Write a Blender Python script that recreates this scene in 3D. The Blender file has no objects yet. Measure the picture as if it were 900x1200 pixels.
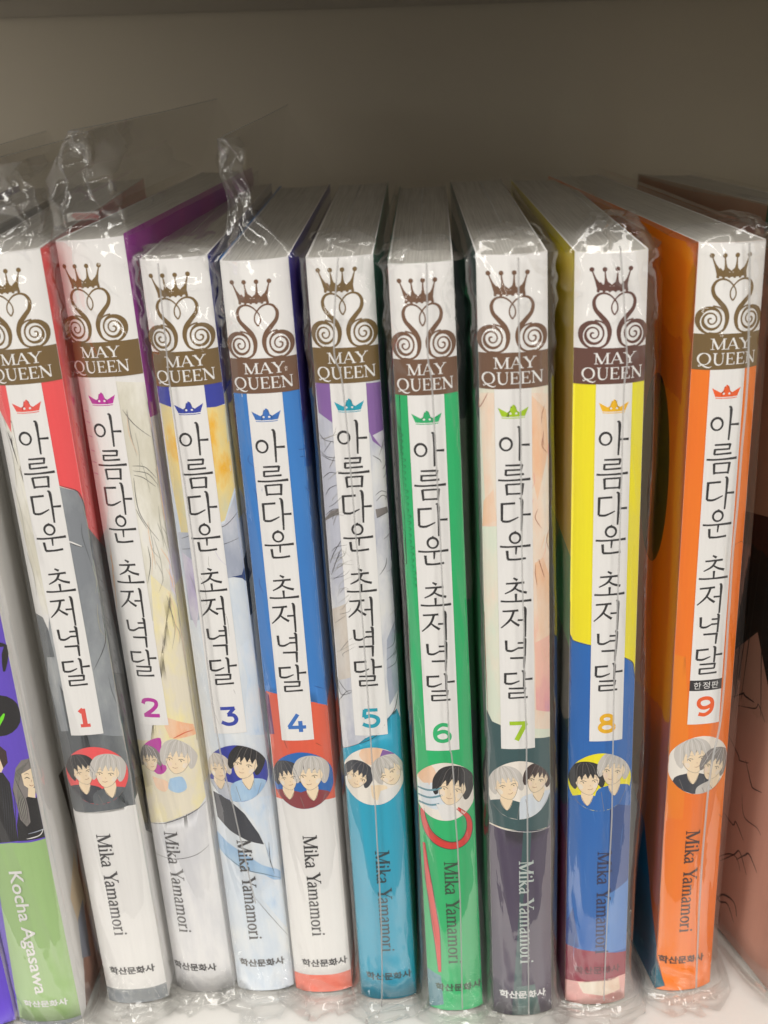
import bpy, bmesh, math, random
from mathutils import Vector, Matrix, noise
rnd = random.Random(7)
sc = bpy.context.scene
COL = sc.collection

# ------------------------------------------------------------------ camera
F_PX, PITCH, ROLL, CAM_Z, YAW, DIST = 1603.33, 0.35315, -0.03043, 0.23487, 0.02706, 0.28333
cd = bpy.data.cameras.new('camera'); cam = bpy.data.objects.new('camera', cd); COL.objects.link(cam)
R0 = Vector((math.cos(YAW), math.sin(YAW), 0)); FH = Vector((-math.sin(YAW), math.cos(YAW), 0)); Z = Vector((0, 0, 1))
FWD = FH*math.cos(PITCH) - Z*math.sin(PITCH); U0 = FH*math.sin(PITCH) + Z*math.cos(PITCH)
RT = R0*math.cos(ROLL) + U0*math.sin(ROLL); UP = U0*math.cos(ROLL) - R0*math.sin(ROLL)
cam.matrix_world = Matrix(((RT.x, UP.x, -FWD.x, 0), (RT.y, UP.y, -FWD.y, -DIST), (RT.z, UP.z, -FWD.z, CAM_Z), (0, 0, 0, 1)))
cd.sensor_fit = 'HORIZONTAL'; cd.sensor_width = 36; cd.lens = 36*F_PX/900
cd.clip_start = 0.01; cd.clip_end = 50
cd.dof.use_dof = True; cd.dof.focus_distance = 0.318; cd.dof.aperture_fstop = 26
sc.camera = cam

# ------------------------------------------------------------------ light
w = bpy.data.worlds.new('World'); sc.world = w; w.use_nodes = True
w.node_tree.nodes['Background'].inputs[0].default_value = (1.0, 0.95, 0.88, 1)
w.node_tree.nodes['Background'].inputs[1].default_value = 0.31
def ceiling_light(loc, aim, sx, sy, power, col=(1, .965, .91)):
    ld = bpy.data.lights.new('ceiling_light', 'AREA'); ld.shape = 'RECTANGLE'; ld.size = sx; ld.size_y = sy
    ld.energy = power; ld.color = col
    o = bpy.data.objects.new('ceiling_light', ld); COL.objects.link(o); o.location = loc
    o.rotation_euler = (Vector(aim)-Vector(loc)).to_track_quat('-Z', 'Y').to_euler()
ceiling_light((-0.10, -1.15, 1.25), (0, 0, .1), 2.6, .35, 23)
ceiling_light((-1.3, -1.5, 1.05), (0, 0, .1), .3, 1.6, 10)
ceiling_light((1.5, -1.6, 1.05), (0, 0, .1), .3, 1.6, 11)
vs = sc.view_settings; vs.view_transform = 'Standard'; vs.look = 'None'; vs.exposure = 0.14; vs.gamma = 1
sc.cycles.max_bounces = 10; sc.cycles.transparent_max_bounces = 48; sc.cycles.diffuse_bounces = 5
sc.cycles.caustics_reflective = False; sc.cycles.caustics_refractive = False

# ------------------------------------------------------------------ materials
def lin(c):
    return tuple((v/255/12.92 if v/255 <= .04045 else ((v/255+.055)/1.055)**2.4) for v in c)
def alb(c, g=1.08):
    l = lin(c); m = sum(l)/3; return tuple(max(.004, min(.9, (m+(v-m)*1.10)*g)) for v in l)+(1,)
MATS = {}
def nodes(m):
    m.use_nodes = True; nt = m.node_tree; return nt, nt.nodes['Principled BSDF']
def print_mat(name, c1, c2=None, more=(), scale=120, stretch=(1, 1, .35), rough=.42, contrast=.35, fibre=.05):
    """printed paper: two close tints mixed by soft noise, plus the fine upright fibres of the coated jacket"""
    if name in MATS: return MATS[name]
    m = bpy.data.materials.new(name); nt, b = nodes(m); N = nt.nodes; Lk = nt.links
    c2 = c2 or tuple(max(0, v*.93-2) for v in c1)
    tc = N.new('ShaderNodeTexCoord'); mp = N.new('ShaderNodeMapping'); mp.inputs['Scale'].default_value = stretch
    mp.inputs['Location'].default_value = (rnd.random(), rnd.random(), rnd.random())
    Lk.new(tc.outputs['Object'], mp.inputs['Vector'])
    n = N.new('ShaderNodeTexNoise'); n.inputs['Scale'].default_value = scale; n.inputs['Detail'].default_value = 5; n.inputs['Roughness'].default_value = .6
    Lk.new(mp.outputs[0], n.inputs['Vector'])
    rp = N.new('ShaderNodeValToRGB'); rp.color_ramp.elements[0].position = .5-contrast/2; rp.color_ramp.elements[1].position = .5+contrast/2
    rp.color_ramp.elements[0].color = alb(c1); rp.color_ramp.elements[1].color = alb(c2)
    for q, c in enumerate(more):
        e = rp.color_ramp.elements.new(.5+contrast/2+(q+1)*.10); e.color = alb(c)
    Lk.new(n.outputs['Fac'], rp.inputs[0])
    mp2 = N.new('ShaderNodeMapping'); mp2.inputs['Scale'].default_value = (1, 1, .03); Lk.new(tc.outputs['Object'], mp2.inputs['Vector'])
    n2 = N.new('ShaderNodeTexNoise'); n2.inputs['Scale'].default_value = 1500; n2.inputs['Detail'].default_value = 3
    Lk.new(mp2.outputs[0], n2.inputs['Vector'])
    hsv = N.new('ShaderNodeHueSaturation'); mr = N.new('ShaderNodeMapRange')
    mr.inputs['To Min'].default_value = 1-fibre; mr.inputs['To Max'].default_value = 1+fibre
    Lk.new(n2.outputs['Fac'], mr.inputs['Value']); Lk.new(mr.outputs[0], hsv.inputs['Value']); Lk.new(rp.outputs[0], hsv.inputs['Color'])
    Lk.new(hsv.outputs[0], b.inputs['Base Color'])
    b.inputs['Roughness'].default_value = rough; b.inputs['Specular IOR Level'].default_value = .4
    bp = N.new('ShaderNodeBump'); bp.inputs['Strength'].default_value = .12; bp.inputs['Distance'].default_value = .0003
    Lk.new(n2.outputs['Fac'], bp.inputs['Height']); Lk.new(bp.outputs[0], b.inputs['Normal'])
    MATS[name] = m; return m
PAL = {
 'white': ((228,226,224),(221,219,218)), 'palewhite': ((222,221,222),(206,206,210)), 'hairpale': ((208,204,190),(228,225,216),(222,220,218),(206,200,210)), 'hairwhite': ((186,188,200),(218,218,220),(226,224,220),(206,196,190)),
 'coral': ((238,98,98),(226,84,88)), 'suit': ((128,132,138),(148,152,156),(164,166,168),(138,140,148)), 'suitdark': ((80,84,88),(104,108,112),(122,126,128),(92,90,98)), 'greyband': ((138,142,146),(126,130,134)),
 'ink': ((42,40,42),(60,58,60)), 'hairline': ((170,168,158),(150,150,142)), 'black': ((28,26,28),(36,34,36)), 'lilac': ((210,206,216),(182,172,200),(150,144,176),(196,180,190)),
 'yellow': ((222,214,196),(236,222,168),(240,204,128),(236,178,124)), 'peach': ((240,206,184),(240,192,160),(238,180,146),(242,208,190)), 'magenta': ((186,70,160),(170,60,150)), 'redline': ((196,90,70),(210,110,80)),
 'paleblue': ((204,213,224),(219,223,227),(228,228,226),(212,210,218)), 'amber': ((208,202,168),(230,206,140),(238,176,70),(226,190,140)), 'ambersoft': ((206,198,160),(190,196,176)), 'royal': ((56,66,160),(50,56,142)),
 'greypale': ((160,166,182),(190,194,204),(208,206,214),(176,166,190)), 'royaldark': ((30,56,116),(24,48,100)), 'washblue': ((222,224,228),(204,216,230),(168,194,224),(214,220,228)), 'charcoal': ((62,64,72),(44,46,54)),
 'skyblue': ((150,182,216),(172,198,222),(196,212,226),(158,188,220)), 'blue': ((66,128,198),(58,116,186)), 'bluedark': ((40,84,150),(36,76,140)), 'orangered': ((224,104,78),(208,88,70)),
 'plum': ((120,70,110),(100,60,96)), 'coralfoot': ((240,130,112),(226,116,100)), 'rust': ((150,70,40),(130,60,36)), 'violet': ((140,104,164),(122,90,150)),
 'tan': ((196,184,172),(212,206,200)), 'teal': ((30,160,190),(22,146,178)), 'greyhair': ((140,134,132),(112,106,104)), 'green': ((44,176,108),(38,164,98)),
 'greenlight': ((58,184,120),(40,160,96)), 'greendark': ((24,120,76),(20,108,66)), 'greyblue': ((110,150,160),(96,136,150)), 'red': ((212,66,60),(196,54,52)),
 'crimson': ((140,60,66),(120,50,56)), 'cream': ((216,222,206),(228,220,204),(232,210,194),(226,226,220)), 'peachpale': ((230,220,206),(240,208,188),(244,188,170),(236,200,196)), 'salmonviolet': ((238,186,170),(226,164,164),(200,150,180)),
 'slate': ((56,86,88),(46,74,78)), 'slatepale': ((88,112,112),(70,100,96)), 'violetdark': ((72,60,84),(60,50,74)), 'magentadark': ((124,44,98),(104,36,84)), 'skin': ((240,208,176),(246,220,196)),
 'yellow8': ((242,226,24),(234,214,20)), 'blue8': ((46,104,176),(40,94,166)), 'bluedeep': ((34,76,142),(30,64,126)), 'bluepale': ((84,136,200),(74,124,190)),
 'crimson8': ((146,44,66),(128,36,60)), 'pinkfoot': ((240,190,184),(244,170,166)), 'orange': ((254,128,2),(246,114,2)), 'orangepale': ((250,136,30),(246,122,16)),
 'tealfoot': ((42,112,130),(34,96,116)), 'violetA': ((104,82,190),(96,74,180)), 'greenA': ((160,190,132),(150,182,122)), 'hairdark': ((70,50,46),(54,40,38)), 'lime': ((120,220,60),(110,210,50)),
 'labelwhite': ((230,228,226),(224,222,221)), 'brownolive': ((114,92,56),(106,84,50)), 'brownred': ((112,82,62),(102,74,56)), 'browndark': ((98,64,54),(90,58,50)),
 'olive': ((120,96,20),(96,74,18)), 'navy': ((44,50,120),(36,40,100)), 'deepteal': ((16,110,86),(10,92,72)), 'deepviolet': ((70,64,170),(56,60,156)), 'purple': ((172,58,150),(140,56,150)),
 'dullred': ((214,168,150),(198,150,134)), 'browngrey': ((160,142,122),(144,126,108)), 'darkteal': ((40,64,58),(32,54,50)), 'silverhair': ((206,200,194),(180,176,172)), 'warmwhite': ((236,230,222),(226,216,206)), 'navyink': ((24,30,70),(20,26,60)),
 'paperink': ((206,214,208),(196,206,200)),
}
def mat(k):
    c1, c2 = PAL[k][:2]; more = PAL[k][2:]
    if more: return print_mat('printed_'+k, c1, c2, more, scale=95, contrast=.16, stretch=(1.2, 1.2, .5))
    soft = k in ('yellow','amber','hairpale','hairwhite','greypale','washblue','paleblue','cream','peachpale','salmonviolet','lilac','suit','suitdark','tan','palewhite','peach')
    return print_mat('printed_'+k, c1, c2, scale=150 if soft else 60, contrast=.22 if soft else .5)
def flat(k): return mat(k)
INKCOL = {}
def ink(name, c): return print_mat('ink_'+name, c, rough=.4, fibre=.02)

def paper_mat():
    m = bpy.data.materials.new('page_edges'); nt, b = nodes(m); N = nt.nodes; Lk = nt.links
    tc = N.new('ShaderNodeTexCoord'); mp = N.new('ShaderNodeMapping'); mp.inputs['Scale'].default_value = (1, .012, .012); Lk.new(tc.outputs['Object'], mp.inputs['Vector'])
    n = N.new('ShaderNodeTexNoise'); n.inputs['Scale'].default_value = 2600; n.inputs['Detail'].default_value = 4; n.inputs['Roughness'].default_value = .8; Lk.new(mp.outputs[0], n.inputs['Vector'])
    rp = N.new('ShaderNodeValToRGB'); rp.color_ramp.elements[0].position = .3; rp.color_ramp.elements[1].position = .62
    rp.color_ramp.elements[0].color = (.46,.44,.40,1); rp.color_ramp.elements[1].color = (.76,.74,.69,1)
    Lk.new(n.outputs['Fac'], rp.inputs[0])
    n3 = N.new('ShaderNodeTexNoise'); n3.inputs['Scale'].default_value = 60; Lk.new(tc.outputs['Object'], n3.inputs['Vector'])
    mx = N.new('ShaderNodeMixRGB'); mx.blend_type = 'MULTIPLY'; mx.inputs[0].default_value = .2; Lk.new(rp.outputs[0], mx.inputs[1]); Lk.new(n3.outputs['Fac'], mx.inputs[2])
    Lk.new(mx.outputs[0], b.inputs['Base Color'])
    b.inputs['Roughness'].default_value = .8
    bp = N.new('ShaderNodeBump'); bp.inputs['Strength'].default_value = .5; bp.inputs['Distance'].default_value = .0004; Lk.new(n.outputs['Fac'], bp.inputs['Height']); Lk.new(bp.outputs[0], b.inputs['Normal'])
    return m
def film_mat(name, veil=.012, gain=1.0, bump=.10, cap=.17):
    """clear polypropylene sleeve: a see-through sheet with a Fresnel reflection off fine wrinkles and a slight milky veil"""
    m = bpy.data.materials.new(name); m.use_nodes = True; nt = m.node_tree; N = nt.nodes; Lk = nt.links; N.clear()
    out = N.new('ShaderNodeOutputMaterial'); tr = N.new('ShaderNodeBsdfTransparent'); tr.inputs[0].default_value = (.975, .975, .97, 1)
    gl = N.new('ShaderNodeBsdfGlossy'); gl.inputs['Roughness'].default_value = .05; gl.inputs[0].default_value = (1, 1, 1, 1)
    df = N.new('ShaderNodeBsdfDiffuse'); df.inputs[0].default_value = (.85, .85, .85, 1)
    tc = N.new('ShaderNodeTexCoord')
    mp = N.new('ShaderNodeMapping'); mp.inputs['Scale'].default_value = (1, 1, .22); Lk.new(tc.outputs['Object'], mp.inputs['Vector'])
    n1 = N.new('ShaderNodeTexNoise'); n1.inputs['Scale'].default_value = 150; n1.inputs['Detail'].default_value = 4; n1.inputs['Distortion'].default_value = .6; Lk.new(mp.outputs[0], n1.inputs['Vector'])
    vo = N.new('ShaderNodeTexVoronoi'); vo.feature = 'DISTANCE_TO_EDGE'; vo.inputs['Scale'].default_value = 55; Lk.new(mp.outputs[0], vo.inputs['Vector'])
    mr = N.new('ShaderNodeMapRange'); mr.inputs['From Max'].default_value = .12; Lk.new(vo.outputs['Distance'], mr.inputs['Value'])
    ad = N.new('ShaderNodeMath'); ad.operation = 'MULTIPLY_ADD'; ad.inputs[1].default_value = .18; Lk.new(mr.outputs[0], ad.inputs[0]); Lk.new(n1.outputs['Fac'], ad.inputs[2])
    bp = N.new('ShaderNodeBump'); bp.inputs['Strength'].default_value = bump; bp.inputs['Distance'].default_value = .0022; Lk.new(ad.outputs[0], bp.inputs['Height'])
    fr = N.new('ShaderNodeFresnel'); fr.inputs['IOR'].default_value = 1.5; Lk.new(bp.outputs[0], fr.inputs['Normal']); Lk.new(bp.outputs[0], gl.inputs['Normal'])
    mu = N.new('ShaderNodeMath'); mu.operation = 'MULTIPLY'; mu.inputs[1].default_value = gain; mu.use_clamp = True; Lk.new(fr.outputs[0], mu.inputs[0])
    mn = N.new('ShaderNodeMath'); mn.operation = 'MINIMUM'; mn.inputs[1].default_value = cap; Lk.new(mu.outputs[0], mn.inputs[0])
    m1 = N.new('ShaderNodeMixShader'); m1.inputs[0].default_value = veil; Lk.new(tr.outputs[0], m1.inputs[1]); Lk.new(df.outputs[0], m1.inputs[2])
    m2 = N.new('ShaderNodeMixShader'); Lk.new(mn.outputs[0], m2.inputs[0]); Lk.new(m1.outputs[0], m2.inputs[1]); Lk.new(gl.outputs[0], m2.inputs[2])
    Lk.new(m2.outputs[0], out.inputs[0]); return m
def seam_mat():
    m = bpy.data.materials.new('sleeve_weld'); m.use_nodes = True; nt = m.node_tree; N = nt.nodes; Lk = nt.links; N.clear()
    out = N.new('ShaderNodeOutputMaterial'); tr = N.new('ShaderNodeBsdfTransparent'); tr.inputs[0].default_value = (.8, .8, .8, 1)
    p = N.new('ShaderNodeBsdfPrincipled'); p.inputs['Base Color'].default_value = (.58, .57, .56, 1); p.inputs['Roughness'].default_value = .2
    m1 = N.new('ShaderNodeMixShader'); m1.inputs[0].default_value = .62; Lk.new(tr.outputs[0], m1.inputs[1]); Lk.new(p.outputs[0], m1.inputs[2]); Lk.new(m1.outputs[0], out.inputs[0]); return m
def board_mat(name, c, rough=.45):
    m = bpy.data.materials.new(name); nt, b = nodes(m); N = nt.nodes; Lk = nt.links
    tc = N.new('ShaderNodeTexCoord'); n = N.new('ShaderNodeTexNoise'); n.inputs['Scale'].default_value = 14; n.inputs['Detail'].default_value = 7; Lk.new(tc.outputs['Object'], n.inputs['Vector'])
    rp = N.new('ShaderNodeValToRGB'); rp.color_ramp.elements[0].position = .3; rp.color_ramp.elements[1].position = .7
    rp.color_ramp.elements[0].color = tuple(v*.93 for v in c)+(1,); rp.color_ramp.elements[1].color = tuple(c)+(1,)
    Lk.new(n.outputs['Fac'], rp.inputs[0]); Lk.new(rp.outputs[0], b.inputs['Base Color']); b.inputs['Roughness'].default_value = rough
    n2 = N.new('ShaderNodeTexNoise'); n2.inputs['Scale'].default_value = 700; n2.inputs['Detail'].default_value = 3; Lk.new(tc.outputs['Object'], n2.inputs['Vector'])
    bp = N.new('ShaderNodeBump'); bp.inputs['Strength'].default_value = .08; bp.inputs['Distance'].default_value = .0004; Lk.new(n2.outputs['Fac'], bp.inputs['Height']); Lk.new(bp.outputs[0], b.inputs['Normal'])
    return m
PAPER = paper_mat(); FILM = film_mat('clear_film'); CRUMPLE = film_mat('crumpled_film', veil=.012, gain=1.15, bump=.02, cap=.32); WELD = seam_mat(); EDGE = seam_mat(); EDGE.name = 'mouth_glint'; [setattr(q.inputs['Base Color'], 'default_value', (.75, .75, .75, 1)) for q in EDGE.node_tree.nodes if q.type == 'BSDF_PRINCIPLED']  # last one: paler weld colour that paints the highlight on the bag mouth

# ------------------------------------------------------------------ the shelf
def box(name, lo, hi, m, bevel=.0012):
    bm = bmesh.new(); bmesh.ops.create_cube(bm, size=1)
    for v in bm.verts:
        v.co = Vector([lo[i]+(hi[i]-lo[i])*(v.co[i]+.5) for i in range(3)])
    bmesh.ops.bevel(bm, geom=bm.edges[:], offset=bevel, segments=2, affect='EDGES')
    me = bpy.data.meshes.new(name); bm.to_mesh(me); bm.free(); me.materials.append(m)
    o = bpy.data.objects.new(name, me); COL.objects.link(o); o['kind'] = 'structure'; return o
WALLM = board_mat('laminate_back', (.60, .545, .435), .6); SHELFM = board_mat('laminate_white', (.88, .86, .82), .4)
box('shelf_board', (-.45, -.045, -.018), (.45, .160, -.0012), SHELFM)
box('back_panel', (-.45, .161, -.018), (.45, .170, .262), WALLM)
box('shade_strip', (-.45, .1585, .2350), (.45, .1605, .2405), board_mat('laminate_shade', (.40, .36, .29), .6), .0004)  # added strip, its darker colour stands in for the upper shelf's unlit edge
box('light_blocker', (.150, -.045, -.0011), (.166, .1583, .2413), WALLM)  # unseen panel, added to keep bounced light off the wall at the right
box('upper_shelf', (-.45, -.045, .2415), (.45, .1605, .256), SHELFM)

# ------------------------------------------------------------------ 2-D lettering: everything becomes (polygon, ...) in millimetres
def cr(pts, n=8):
    """smooth curve through points"""
    if len(pts) < 3: return pts
    out = []; P = [pts[0]]+list(pts)+[pts[-1]]
    for i in range(1, len(P)-2):
        p0, p1, p2, p3 = P[i-1], P[i], P[i+1], P[i+2]
        for j in range(n):
            t = j/n
            out.append(tuple(.5*(2*p1[k]+(p2[k]-p0[k])*t+(2*p0[k]-5*p1[k]+4*p2[k]-p3[k])*t*t+(3*p1[k]-p0[k]-3*p2[k]+p3[k])*t**3) for k in range(2)))
    out.append(tuple(pts[-1])); return out
RES = .45
def ribbon(pts, wid):
    """list of quads for a pen stroke; wid is one width or a list along the stroke"""
    fine = [pts[0]]
    for a, b in zip(pts, pts[1:]):
        k = max(1, math.ceil(math.hypot(b[0]-a[0], b[1]-a[1])/RES)); fine += [(a[0]+(b[0]-a[0])*i/k, a[1]+(b[1]-a[1])*i/k) for i in range(1, k+1)]
    pts = fine; n = len(pts); ws = wid if isinstance(wid, (list, tuple)) else [wid]
    def W(t):
        if len(ws) == 1: return ws[0]
        a = t*(len(ws)-1); i = min(int(a), len(ws)-2); return ws[i]+(ws[i+1]-ws[i])*(a-i)
    L, R = [], []
    for i, p in enumerate(pts):
        a = pts[max(0, i-1)]; b = pts[min(n-1, i+1)]; dx, dy = b[0]-a[0], b[1]-a[1]; l = math.hypot(dx, dy) or 1
        h = W(i/(n-1))/2; L.append((p[0]-dy/l*h, p[1]+dx/l*h)); R.append((p[0]+dy/l*h, p[1]-dx/l*h))
    return [(L[i], R[i], R[i+1], L[i+1]) for i in range(n-1)]
def arc(cx, cy, rx, ry, a0, a1, n=20):
    return [(cx+rx*math.cos(math.radians(a0+(a1-a0)*i/n)), cy+ry*math.sin(math.radians(a0+(a1-a0)*i/n))) for i in range(n+1)]
# brush-written syllables on a unit square: (points, smooth?, widths); width unit = pen
J = {
 '아': [(arc(.25,.50,.19,.19,95,460),0,[1.1,.8,1.1]), ([(.62,1.02),(.70,.96),(.70,.5),(.68,-.02)],1,[.5,1.35,1.0,1.0,.8]), ([(.70,.47),(1.02,.46)],0,[.8,1.1])],
 '름': [([(.22,1.0),(.77,1.0)],0,[.8,1.0]),([(.76,1.02),(.73,.83)],0,[1.1,.8]),([(.24,.84),(.75,.84)],0,.8),([(.24,.86),(.22,.66)],0,[1.1,.9]),([(.22,.67),(.82,.69)],0,[.8,.8,1.0]),
        ([(-.02,.50),(.3,.49),(1.03,.51)],1,[.9,.8,1.2]),([(.24,.36),(.26,-.02)],0,[1.2,.9]),([(.24,.35),(.79,.36)],0,.8),([(.78,.38),(.74,-.02)],0,[1.2,.9]),([(.25,.03),(.75,.03)],0,.8)],
 '다': [([(.04,.86),(.52,.88)],0,[.9,1.0]),([(.08,.88),(.07,.30)],0,[1.2,1.0]),([(.07,.30),(.30,.29),(.62,.42)],1,[1.1,1.0,.5]),([(.66,1.03),(.74,.96),(.74,.5),(.72,-.04)],1,[.5,1.35,1.0,1.0,.8]),([(.74,.50),(1.04,.49)],0,[.8,1.1])],
 '운': [(arc(.5,.80,.18,.18,95,460),0,[1.1,.8,1.1]),([(.5,1.04),(.53,.97)],0,[.8,.6]),([(-.02,.50),(.3,.49),(1.03,.51)],1,[.9,.8,1.2]),([(.54,.50),(.52,.22)],0,[1.0,.6]),([(.22,.36),(.24,.05)],0,[1.2,1.0]),([(.23,.05),(.5,.04),(.86,.07)],1,[1.1,.9,1.0])],
 '초': [([(.42,1.02),(.56,.93)],0,[.7,1.2]),([(.16,.80),(.8,.83)],0,[.8,1.0]),([(.56,.83),(.42,.58),(.12,.40)],1,[1.1,1.0,.5]),([(.46,.62),(.64,.50),(.88,.42)],1,[.6,1.0,1.2]),([(.50,.40),(.50,.12)],0,[1.1,.8]),([(-.03,.10),(.3,.09),(1.04,.11)],1,[.9,.8,1.2])],
 '저': [([(.02,.90),(.58,.93)],0,[.8,1.0]),([(.42,.92),(.28,.60),(-.04,.30)],1,[1.1,1.0,.5]),([(.28,.62),(.42,.50),(.60,.38)],1,[.6,1.0,1.2]),([(.55,.58),(.82,.58)],0,[.9,.8]),([(.75,1.03),(.82,.97),(.82,.5),(.81,-.04)],1,[.5,1.35,1.0,1.0,.8])],
 '녁': [([(.10,.98),(.11,.62)],0,[1.2,1.0]),([(.11,.62),(.32,.60),(.60,.72)],1,[1.1,1.0,.5]),([(.54,.88),(.82,.88)],0,[.9,.8]),([(.54,.70),(.82,.70)],0,[.9,.8]),([(.75,1.05),(.82,1.0),(.82,.7),(.81,.38)],1,[.5,1.3,1.0,.9]),([(.24,.34),(.80,.34)],0,[.9,1.0]),([(.79,.36),(.77,-.04)],0,[1.2,.8])],
 '달': [([(.05,.93),(.50,.95)],0,[.9,1.0]),([(.09,.95),(.08,.58)],0,[1.2,1.0]),([(.08,.58),(.30,.57),(.58,.67)],1,[1.1,1.0,.5]),([(.66,1.04),(.74,.98),(.74,.7),(.73,.44)],1,[.5,1.3,1.0,.9]),([(.74,.72),(1.04,.72)],0,[.8,1.1]),
        ([(.20,.39),(.78,.39)],0,[.8,1.0]),([(.77,.41),(.75,.21)],0,[1.1,.8]),([(.22,.22),(.76,.22)],0,.8),([(.22,.24),(.21,.02)],0,[1.1,.9]),([(.21,.03),(.86,.05)],0,[.8,.8,1.0])],
}
def sc_pts(pts, cx, cz, w, h): return [(cx+(x-.5)*w, cz+(y-.5)*h) for x, y in pts]
def write_glyph(ch, cx, cz, w, h, pen):
    for pts, smooth, ws in J[ch]:
        q = sc_pts(pts, cx, cz, w, h)
        if smooth: q = cr(q, 6)
        yield ribbon(q, [v*pen for v in (ws if isinstance(ws, list) else [ws])])
# roman serif letters on a unit cap height: (advance, strokes)
T, K, S_ = .055, .135, .05     # thin, thick, serif
def serif(x, y, l=.26): return ([(x-l/2, y), (x+l/2, y)], 0, S_)
SER = {
 'M': (1.06, [([(.16,0),(.16,1)],0,T),([(.16,1),(.53,.02)],0,K),([(.53,.02),(.90,1)],0,T),([(.90,1),(.90,0)],0,K),serif(.16,.025),serif(.90,.025,.32),serif(.12,.975,.24),serif(.94,.975,.24)]),
 'A': (.88, [([(.10,0),(.44,1.02)],0,T),([(.44,1.02),(.78,0)],0,K),([(.23,.35),(.63,.35)],0,S_),serif(.10,.025,.24),serif(.78,.025,.3)]),
 'Y': (.70, [([(.12,1),(.44,.45)],0,K),([(.76,1),(.44,.45)],0,T),([(.44,.48),(.44,0)],0,K),serif(.13,.975,.3),serif(.76,.975,.24),serif(.44,.025,.34)]),
 'Q': (1.08, [(arc(.5,.5,.42,.48,90,450,28),0,[T,K,K,T,T,K,K,T]),([(.18,.06),(.36,.0),(.6,-.16),(.86,-.22),(1.05,-.12)],1,[.04,.1,.12,.08,.03]),([(.36,.0),(.16,-.14),(.12,-.02)],1,[.08,.05,.04])]),
 'U': (.98, [([(.2,1),(.2,.34),(.3,.08),(.5,.0),(.7,.08),(.8,.34),(.8,1)],1,[K,K,K,.09,T,T,T]),serif(.2,.975,.32),serif(.8,.975,.24)]),
 'E': (.82, [([(.2,1),(.2,0)],0,K),([(.08,.975),(.70,.975)],0,S_),([(.08,.025),(.74,.025)],0,S_),([(.2,.5),(.56,.5)],0,S_),([(.68,1.0),(.70,.78)],0,[.09,.03]),([(.71,0),(.76,.26)],0,[.09,.03]),([(.56,.62),(.56,.38)],0,.05)]),
 'N': (1.02, [([(.18,0),(.18,1)],0,T),([(.14,1),(.82,.0)],0,K),([(.82,0),(.82,1)],0,T),serif(.18,.025,.24),serif(.12,.975,.22),serif(.82,.975,.24)]),
 'i': (.32, [([(.16,.62),(.16,0)],0,.11),serif(.16,.025,.26),([(.05,.60),(.17,.62)],0,S_),(arc(.16,.85,.035,.035,0,360,8),0,.07)]),
 'k': (.60, [([(.15,1),(.15,0)],0,.11),([(.15,.25),(.46,.60)],0,T),([(.25,.36),(.52,0)],0,.12),serif(.15,.025,.26),serif(.52,.025,.2),serif(.46,.60,.2),([(.03,.98),(.16,1.0)],0,S_)]),
 'a': (.52, [([(.08,.50),(.16,.61),(.30,.62),(.37,.50),(.37,.10),(.42,.02),(.5,.05)],1,[.09,T,.08,.11,.11,.08,.03]),([(.37,.38),(.14,.30),(.07,.14),(.17,.01),(.37,.14)],1,[T,.07,.12,.07,T])]),
 'm': (.96, [([(.15,.62),(.15,0)],0,.11),([(.15,.46),(.28,.60),(.40,.60),(.47,.48),(.47,0)],1,[T,T,.09,.11,.11]),([(.47,.46),(.60,.60),(.72,.60),(.79,.48),(.79,0)],1,[T,T,.09,.11,.11]),serif(.15,.025,.24),serif(.47,.025,.24),serif(.79,.025,.24),([(.04,.60),(.16,.62)],0,S_)]),
 'o': (.56, [(arc(.28,.31,.20,.30,90,450,20),0,[T,.12,.12,T,T,.12,.12,T])]),
 'r': (.44, [([(.15,.62),(.15,0)],0,.11),([(.15,.42),(.25,.58),(.38,.60)],1,[T,.07,.12]),serif(.15,.025,.28),([(.04,.60),(.16,.62)],0,S_)]),
 ' ': (.34, []),
}
def serif_line(text, length, height, bold=1.0):
    adv = sum(SER[c][0] for c in text); sx = length/adv; x = 0
    for c in text:
        for pts, smooth, ws in SER[c][1]:
            q = [((x+px)*sx, py*height) for px, py in pts]
            if smooth: q = cr(q, 6)
            dx = abs(pts[-1][0]-pts[0][0])*sx; dy = abs(pts[-1][1]-pts[0][1])*height
            s = height if dx > dy else sx*.5+height*.5
            yield ribbon(q, [v*s*bold for v in (ws if isinstance(ws, list) else [ws])])
        x += SER[c][0]
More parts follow.
